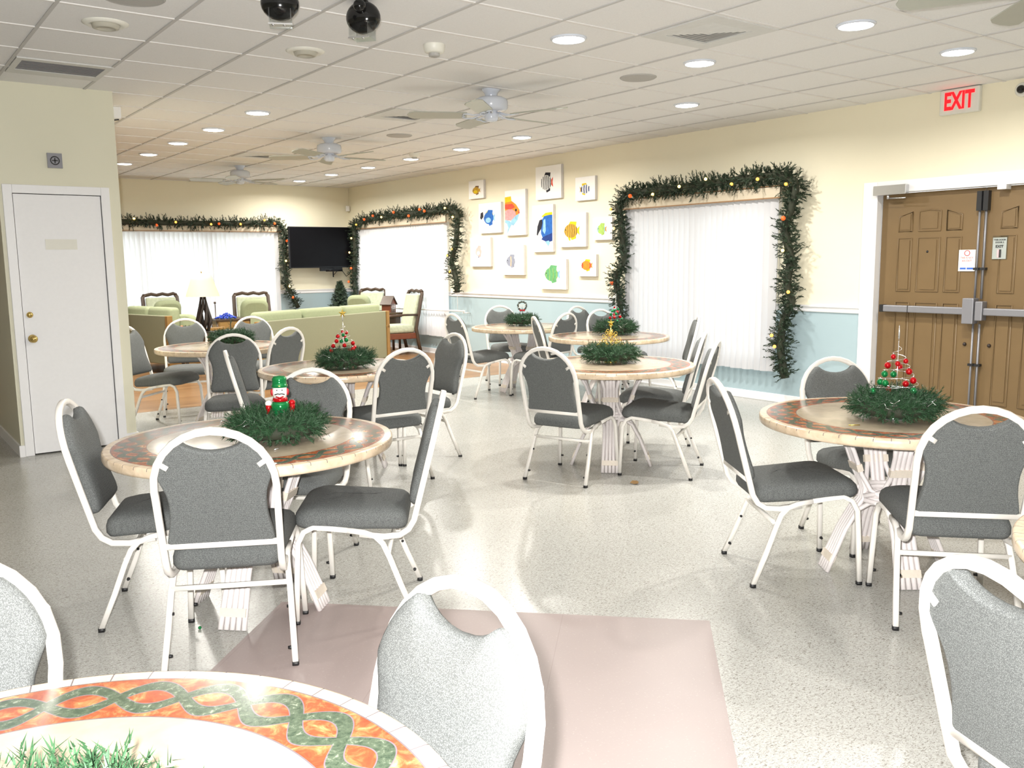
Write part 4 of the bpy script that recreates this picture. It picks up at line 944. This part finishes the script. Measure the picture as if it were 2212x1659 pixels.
# ------------------------------------------------------------------ lounge furniture
def pillow(mb, M, w_, h_, d, mi=0):
    rings = []; n = 24; m = 7
    for i in range(m):
        s = -1+2*i/(m-1); th = d*.5*s; q = math.sqrt(max(0, 1-s*s*.96))
        rings.append([((w_/2)*(math.copysign(abs(math.cos(a))**.55, math.cos(a)))*(.72+.28*q), th, (h_/2)*(math.copysign(abs(math.sin(a))**.55, math.sin(a)))*(.72+.28*q)) for a in [2*PI*k/n for k in range(n)]])
    mb.loft(rings, mi, True, True, M)
def couch(label, name, x, y, rz, W, seats):
    # origin mid of back at the floor; faces local +y
    t = thing(name, label, 'sofa', (x, y, 0), rz)
    bevel(MB().box(-W/2+.05, 0, .14, W/2-.05, .06, .80).build('back_panel', 'green_panel', t), .01)
    bevel(MB().box(-W/2+.05, .06, .14, W/2-.05, .82, .28).build('base', 'green_panel', t), .01)
    for s in (-1, 1):
        xx = s*(W/2-.025)
        mb = MB(); mb.box(xx-.03, -.02, 0, xx+.03, .06, .80).box(xx-.03, .76, 0, xx+.03, .84, .58).box(xx-.035, -.02, .56, xx+.035, .86, .60).box(xx-.02, .06, .12, xx+.02, .76, .18)
        bevel(mb.build('arm_frame', 'oak', t), .006)
    w_ = (W-.14)/seats
    for k in range(seats):
        cx = -W/2+.07+w_*(k+.5)
        MB().rbox(cx-w_/2+.005, .20, .28, cx+w_/2-.005, .84, .43, .05).build('seat_cushion', 'green_fabric', t)
        MB().rbox(cx-w_/2+.012, .065, .42, cx+w_/2-.012, .24, .905, .05).build('back_cushion', 'green_fabric', t)
    return t
couch('long three-cushion green sofa with its flat back to the camera', 'sofa', 4.95, 10.56, math.radians(23), 2.46, 3)
lv = couch('small green loveseat behind the leftmost table, left of the lamp', 'loveseat', 3.23, 12.85, math.radians(-75), 1.3, 2)
mb = MB(); pillow(mb, Matrix.Translation((.52, .30, .60)) @ Matrix.Rotation(math.radians(20), 4, 'Z') @ Matrix.Rotation(math.radians(-15), 4, 'X'), .40, .38, .14)
o = mb.build('throw_pillow', 'green_fabric', None); o.matrix_world = Matrix.Translation((3.23, 12.85, .02)) @ Matrix.Rotation(math.radians(-75), 4, 'Z'); tag(o, 'green throw pillow at the near end of the loveseat', 'pillow')
def make_armchair():
    t = thing('armchair', 'x', 'armchair', (0, 0, 0), 0, 'dark wood armchairs with green cushions')
    def by(z): return -.26-.22*(z-.42)
    for s in (-1, 1):
        MB().tube([(s*.27, -.34, 0), (s*.27, -.29, .22), (s*.27, by(.42), .42), (s*.27, by(.7), .7), (s*.265, by(.97), .97), (s*.24, by(1.0), 1.0)], .030, 10, flat=(1, .8), up=(1, 0, 0)).build('back_post', 'dark_wood', t)
        MB().tube([(s*.27, .27, 0), (s*.27, .26, .20), (s*.27, .25, .60)], [.022, .028, .026], 10, flat=(1, 1), up=(1, 0, 0)).build('leg', 'dark_wood', t)
        MB().tube([(s*.27, by(.64), .64), (s*.275, -.05, .645), (s*.28, .15, .635), (s*.28, .28, .625)], .026, 10, flat=(.7, 1), up=(0, 0, 1)).build('armrest', 'dark_wood', t)
    mb = MB(); mb.tube([(-.26, by(1.0), 1.0)]+[(-.26+.52*k/12, by(1.0), 1.0+.010*math.sin(k*PI/2)+.012) for k in range(1, 12)]+[(.26, by(1.0), 1.0)], .026, 10).build('crest_rail', 'dark_wood', t)
    bevel(MB().box(-.27, -.28, .26, .27, .27, .35).build('seat_frame', 'red_wood', t), .008)
    Mb = Matrix.Translation((0, by(.70)+.035, .70)) @ Matrix.Rotation(math.atan(.22), 4, 'X')
    MB().rbox(-.235, -.27, -.03, .235, .27, .03, .025, M=Mb @ Matrix.Rotation(PI/2, 4, 'X')).build('back_cushion', 'green_pattern', t)
    MB().rbox(-.25, -.26, .35, .25, .28, .48, .045).build('seat_cushion', 'green_pattern', t)
    return t
ac = make_armchair(); Ka = treeof(ac)
def put(o, x, y, a, lab): o.location = (x, y, 0); o.rotation_euler = (0, 0, math.radians(a)); o['label'] = lab
put(ac, 7.02, 12.55, 84, 'high-backed dark wood armchair seen side-on before the far right window')
put(dup(ac, K=Ka), 7.04, 13.72, 118, 'dark wood armchair facing the camera left of the wooden house ornament')
put(dup(ac, K=Ka), 5.10, 13.55, 168, 'dark wood armchair with a green pillow, right of the table lamp')
put(dup(ac, K=Ka), 4.0, 14.4, 180, 'dark wood armchair with a green pillow behind the loveseat')
for (x, y, a, lab) in ((6.95, 13.67, 125, 'green pillow leaning in the armchair beside the house ornament'), (5.09, 13.52, 176, 'green pillow in the armchair right of the table lamp'), (4.0, 14.33, 188, 'green pillow in the armchair behind the loveseat')):
    mb = MB(); pillow(mb, Matrix.Translation((0, -.06, .73)) @ Matrix.Rotation(math.radians(-14), 4, 'X'), .44, .42, .13); o = mb.build('throw_pillow', 'green_fabric', None, (x, y, 0)); o.rotation_euler = (0, 0, math.radians(a)); tag(o, lab, 'pillow', 'green pillows in the armchairs')
def side_table(name, label, x, y, rz, w_, d, h, drawer=True, top='dark_wood'):
    t = thing(name, label, 'table', (x, y, 0), rz)
    bevel(MB().box(-w_/2, -d/2, h-.03, w_/2, d/2, h).build('tabletop', top, t), .006)
    MB().box(-w_/2+.03, -d/2+.02, h-.15, w_/2-.03, d/2-.02, h-.03).build('apron', 'oak' if drawer else 'dark_wood', t)
    for sx in (-1, 1):
        for sy in (-1, 1): MB().tube([(sx*(w_/2-.04), sy*(d/2-.04), 0), (sx*(w_/2-.04), sy*(d/2-.04), h-.03)], .022, 8).build('leg', 'dark_wood', t)
    if drawer: dr = MB().box(-w_/2+.06, -d/2+.008, h-.14, w_/2-.06, -d/2+.02, h-.045).build('drawer', 'oak', t); MB().ball((0, -d/2, h-.092), .012, 8).build('knob', 'brass', dr)
    return t
side_table('console_table', 'dark wood table with a light drawer front behind the lamp', 4.54, 13.07, math.radians(-5), .54, .40, .68)
side_table('end_table', 'small dark end table under the table lamp', 3.665, 11.58, math.radians(-8), .60, .42, .60, False)
side_table('end_table', 'small dark end table under the wooden house ornament', 7.22, 13.08, 0, .34, .30, .60, False)
t = thing('table_lamp', 'table lamp with a cream shade and black driftwood base', 'lamp', (3.67, 11.58, .60)); rnd = random.Random(2)
MB().lathe([(.075, 0), (.075, .015), (.03, .022)], 24).build('base', 'driftwood', t); mb = MB()
for k in range(6):
    a = k*PI/3; a2 = a+1.6
    mb.tube([(.05*math.cos(a), .05*math.sin(a), .01), (.085*math.cos(a+.5), .085*math.sin(a+.5), .16), (.05*math.cos(a+1.1), .05*math.sin(a+1.1), .33), (.022*math.cos(a2), .022*math.sin(a2), .50)], [.02, .024, .017, .011], 8)
mb.build('twisted_stem', 'driftwood', t)
MB().lathe([(.21, .47), (.195, .52), (.14, .68), (.115, .765), (.112, .766), (.137, .68), (.19, .52), (.206, .47)], 36, cap=False).build('lamp_shade', 'lamp_shade', t)
MB().tube([(0, 0, .5), (0, 0, .78)], .005, 6).ball((0, 0, .785), .01, 8).build('finial', 'brass', t)
def bits(name, label, cat, x, y, z, n, rx, ry, rz_, r, matx, seed):
    rnd = random.Random(seed); mb = MB()
    for k in range(n):
        a = rnd.uniform(0, 2*PI); q = math.sqrt(rnd.random()); h = (1-q)*rz_*rnd.uniform(.4, 1); mb.ball((rx*q*math.cos(a), ry*q*math.sin(a), r+h), r, 6)
    return tag(mb.build(name, matx, None, (x, y, z)), label, cat)
o = bits('bead_garland', 'heap of shiny blue beads on the dark table beside the lamp', 'beads', 4.44, 13.0, .68, 160, .15, .10, .09, .012, 'blue_beads', 5); o['kind'] = 'stuff'
tag(MB().lathe([(.03, 0), (.03, .006), (.006, .012), (.006, .22), (.018, .225), (.016, .25), (.004, .25)], 12).build('candlestick', 'dark_wood', None, (4.34, 13.15, .68)), 'thin dark candlestick behind the blue beads', 'candlestick')
t = thing('berry_wreath', 'dark wreath with an orange ball lying left of the lamp', 'wreath', (3.44, 11.60, .60)); rnd = random.Random(12); mb = MB(); tips = []
for k in range(150):
    a = rnd.uniform(0, 2*PI); b = rnd.uniform(0, PI); o_ = Vector((math.cos(a), math.sin(a), 0)); d = o_*math.cos(b)+Vector((0, 0, 1))*math.sin(b); tips.append((o_*.08+Vector((0, 0, .04)), d, .05))
tips_mesh(mb, tips, rnd, .03, 8, .003); mb.build('greenery', 'driftwood', t, fix=False); MB().tube([(.08*math.cos(k*PI/8), .08*math.sin(k*PI/8), .03) for k in range(16)], .02, 8, closed=True).build('ring', 'twig', t); MB().ball((-.07, -.05, .09), .02, 10).build('ornament_ball', 'ball_glow', t)
t = thing('house_ornament', 'brown wooden house ornament beside the side-on armchair', 'ornament', (7.22, 13.08, .60), math.radians(35))
MB().box(-.10, -.08, 0, .10, .08, .20).build('body', 'red_wood', t)
MB().prism([(-.10, .20), (.10, .20), (0, .30)], -.08, .08, 'y').build('gable', 'red_wood', t)
mb = MB()
for s in (-1, 1): mb.prism([(0, .325), (s*.135, .185), (s*.125, .172), (0, .302)], -.10, .10, 'y')
mb.build('roof', 'dark_wood', t); mb = MB()
for k in range(-2, 3): mb.tube([(k*.03, -.083, .03), (k*.03, -.083, .19)], .004, 5)
mb.tube([(-.07, -.084, .11), (.07, -.084, .11)], .004, 5); mb.build('window_bars', 'steel', t)
t = thing('christmas_tree', 'small dark artificial Christmas tree behind the sofa in the far corner', 'tree', (7.03, 14.50, 0)); rnd = random.Random(31); mb = MB(); tips = []
for k in range(700):
    s = rnd.random()**.75; z = .22+.92*s; r = .38*(1-s)+.03; a = rnd.uniform(0, 2*PI); d = Vector((math.cos(a), math.sin(a), rnd.uniform(-.1, .6))); tips.append((Vector((0, 0, z)), d, r*rnd.uniform(.6, 1.1)))
tips.append((Vector((0, 0, 1.05)), Vector((0, 0, 1)), .12)); tips_mesh(mb, tips, rnd, .045, 12, .008); mb.build('foliage', 'needle_dark', t, fix=False)
MB().tube([(0, 0, 0), (0, 0, 1.1)], .012, 6).lathe([(.12, 0), (.10, .06), (.02, .08)], 16).build('trunk', 'twig', t)
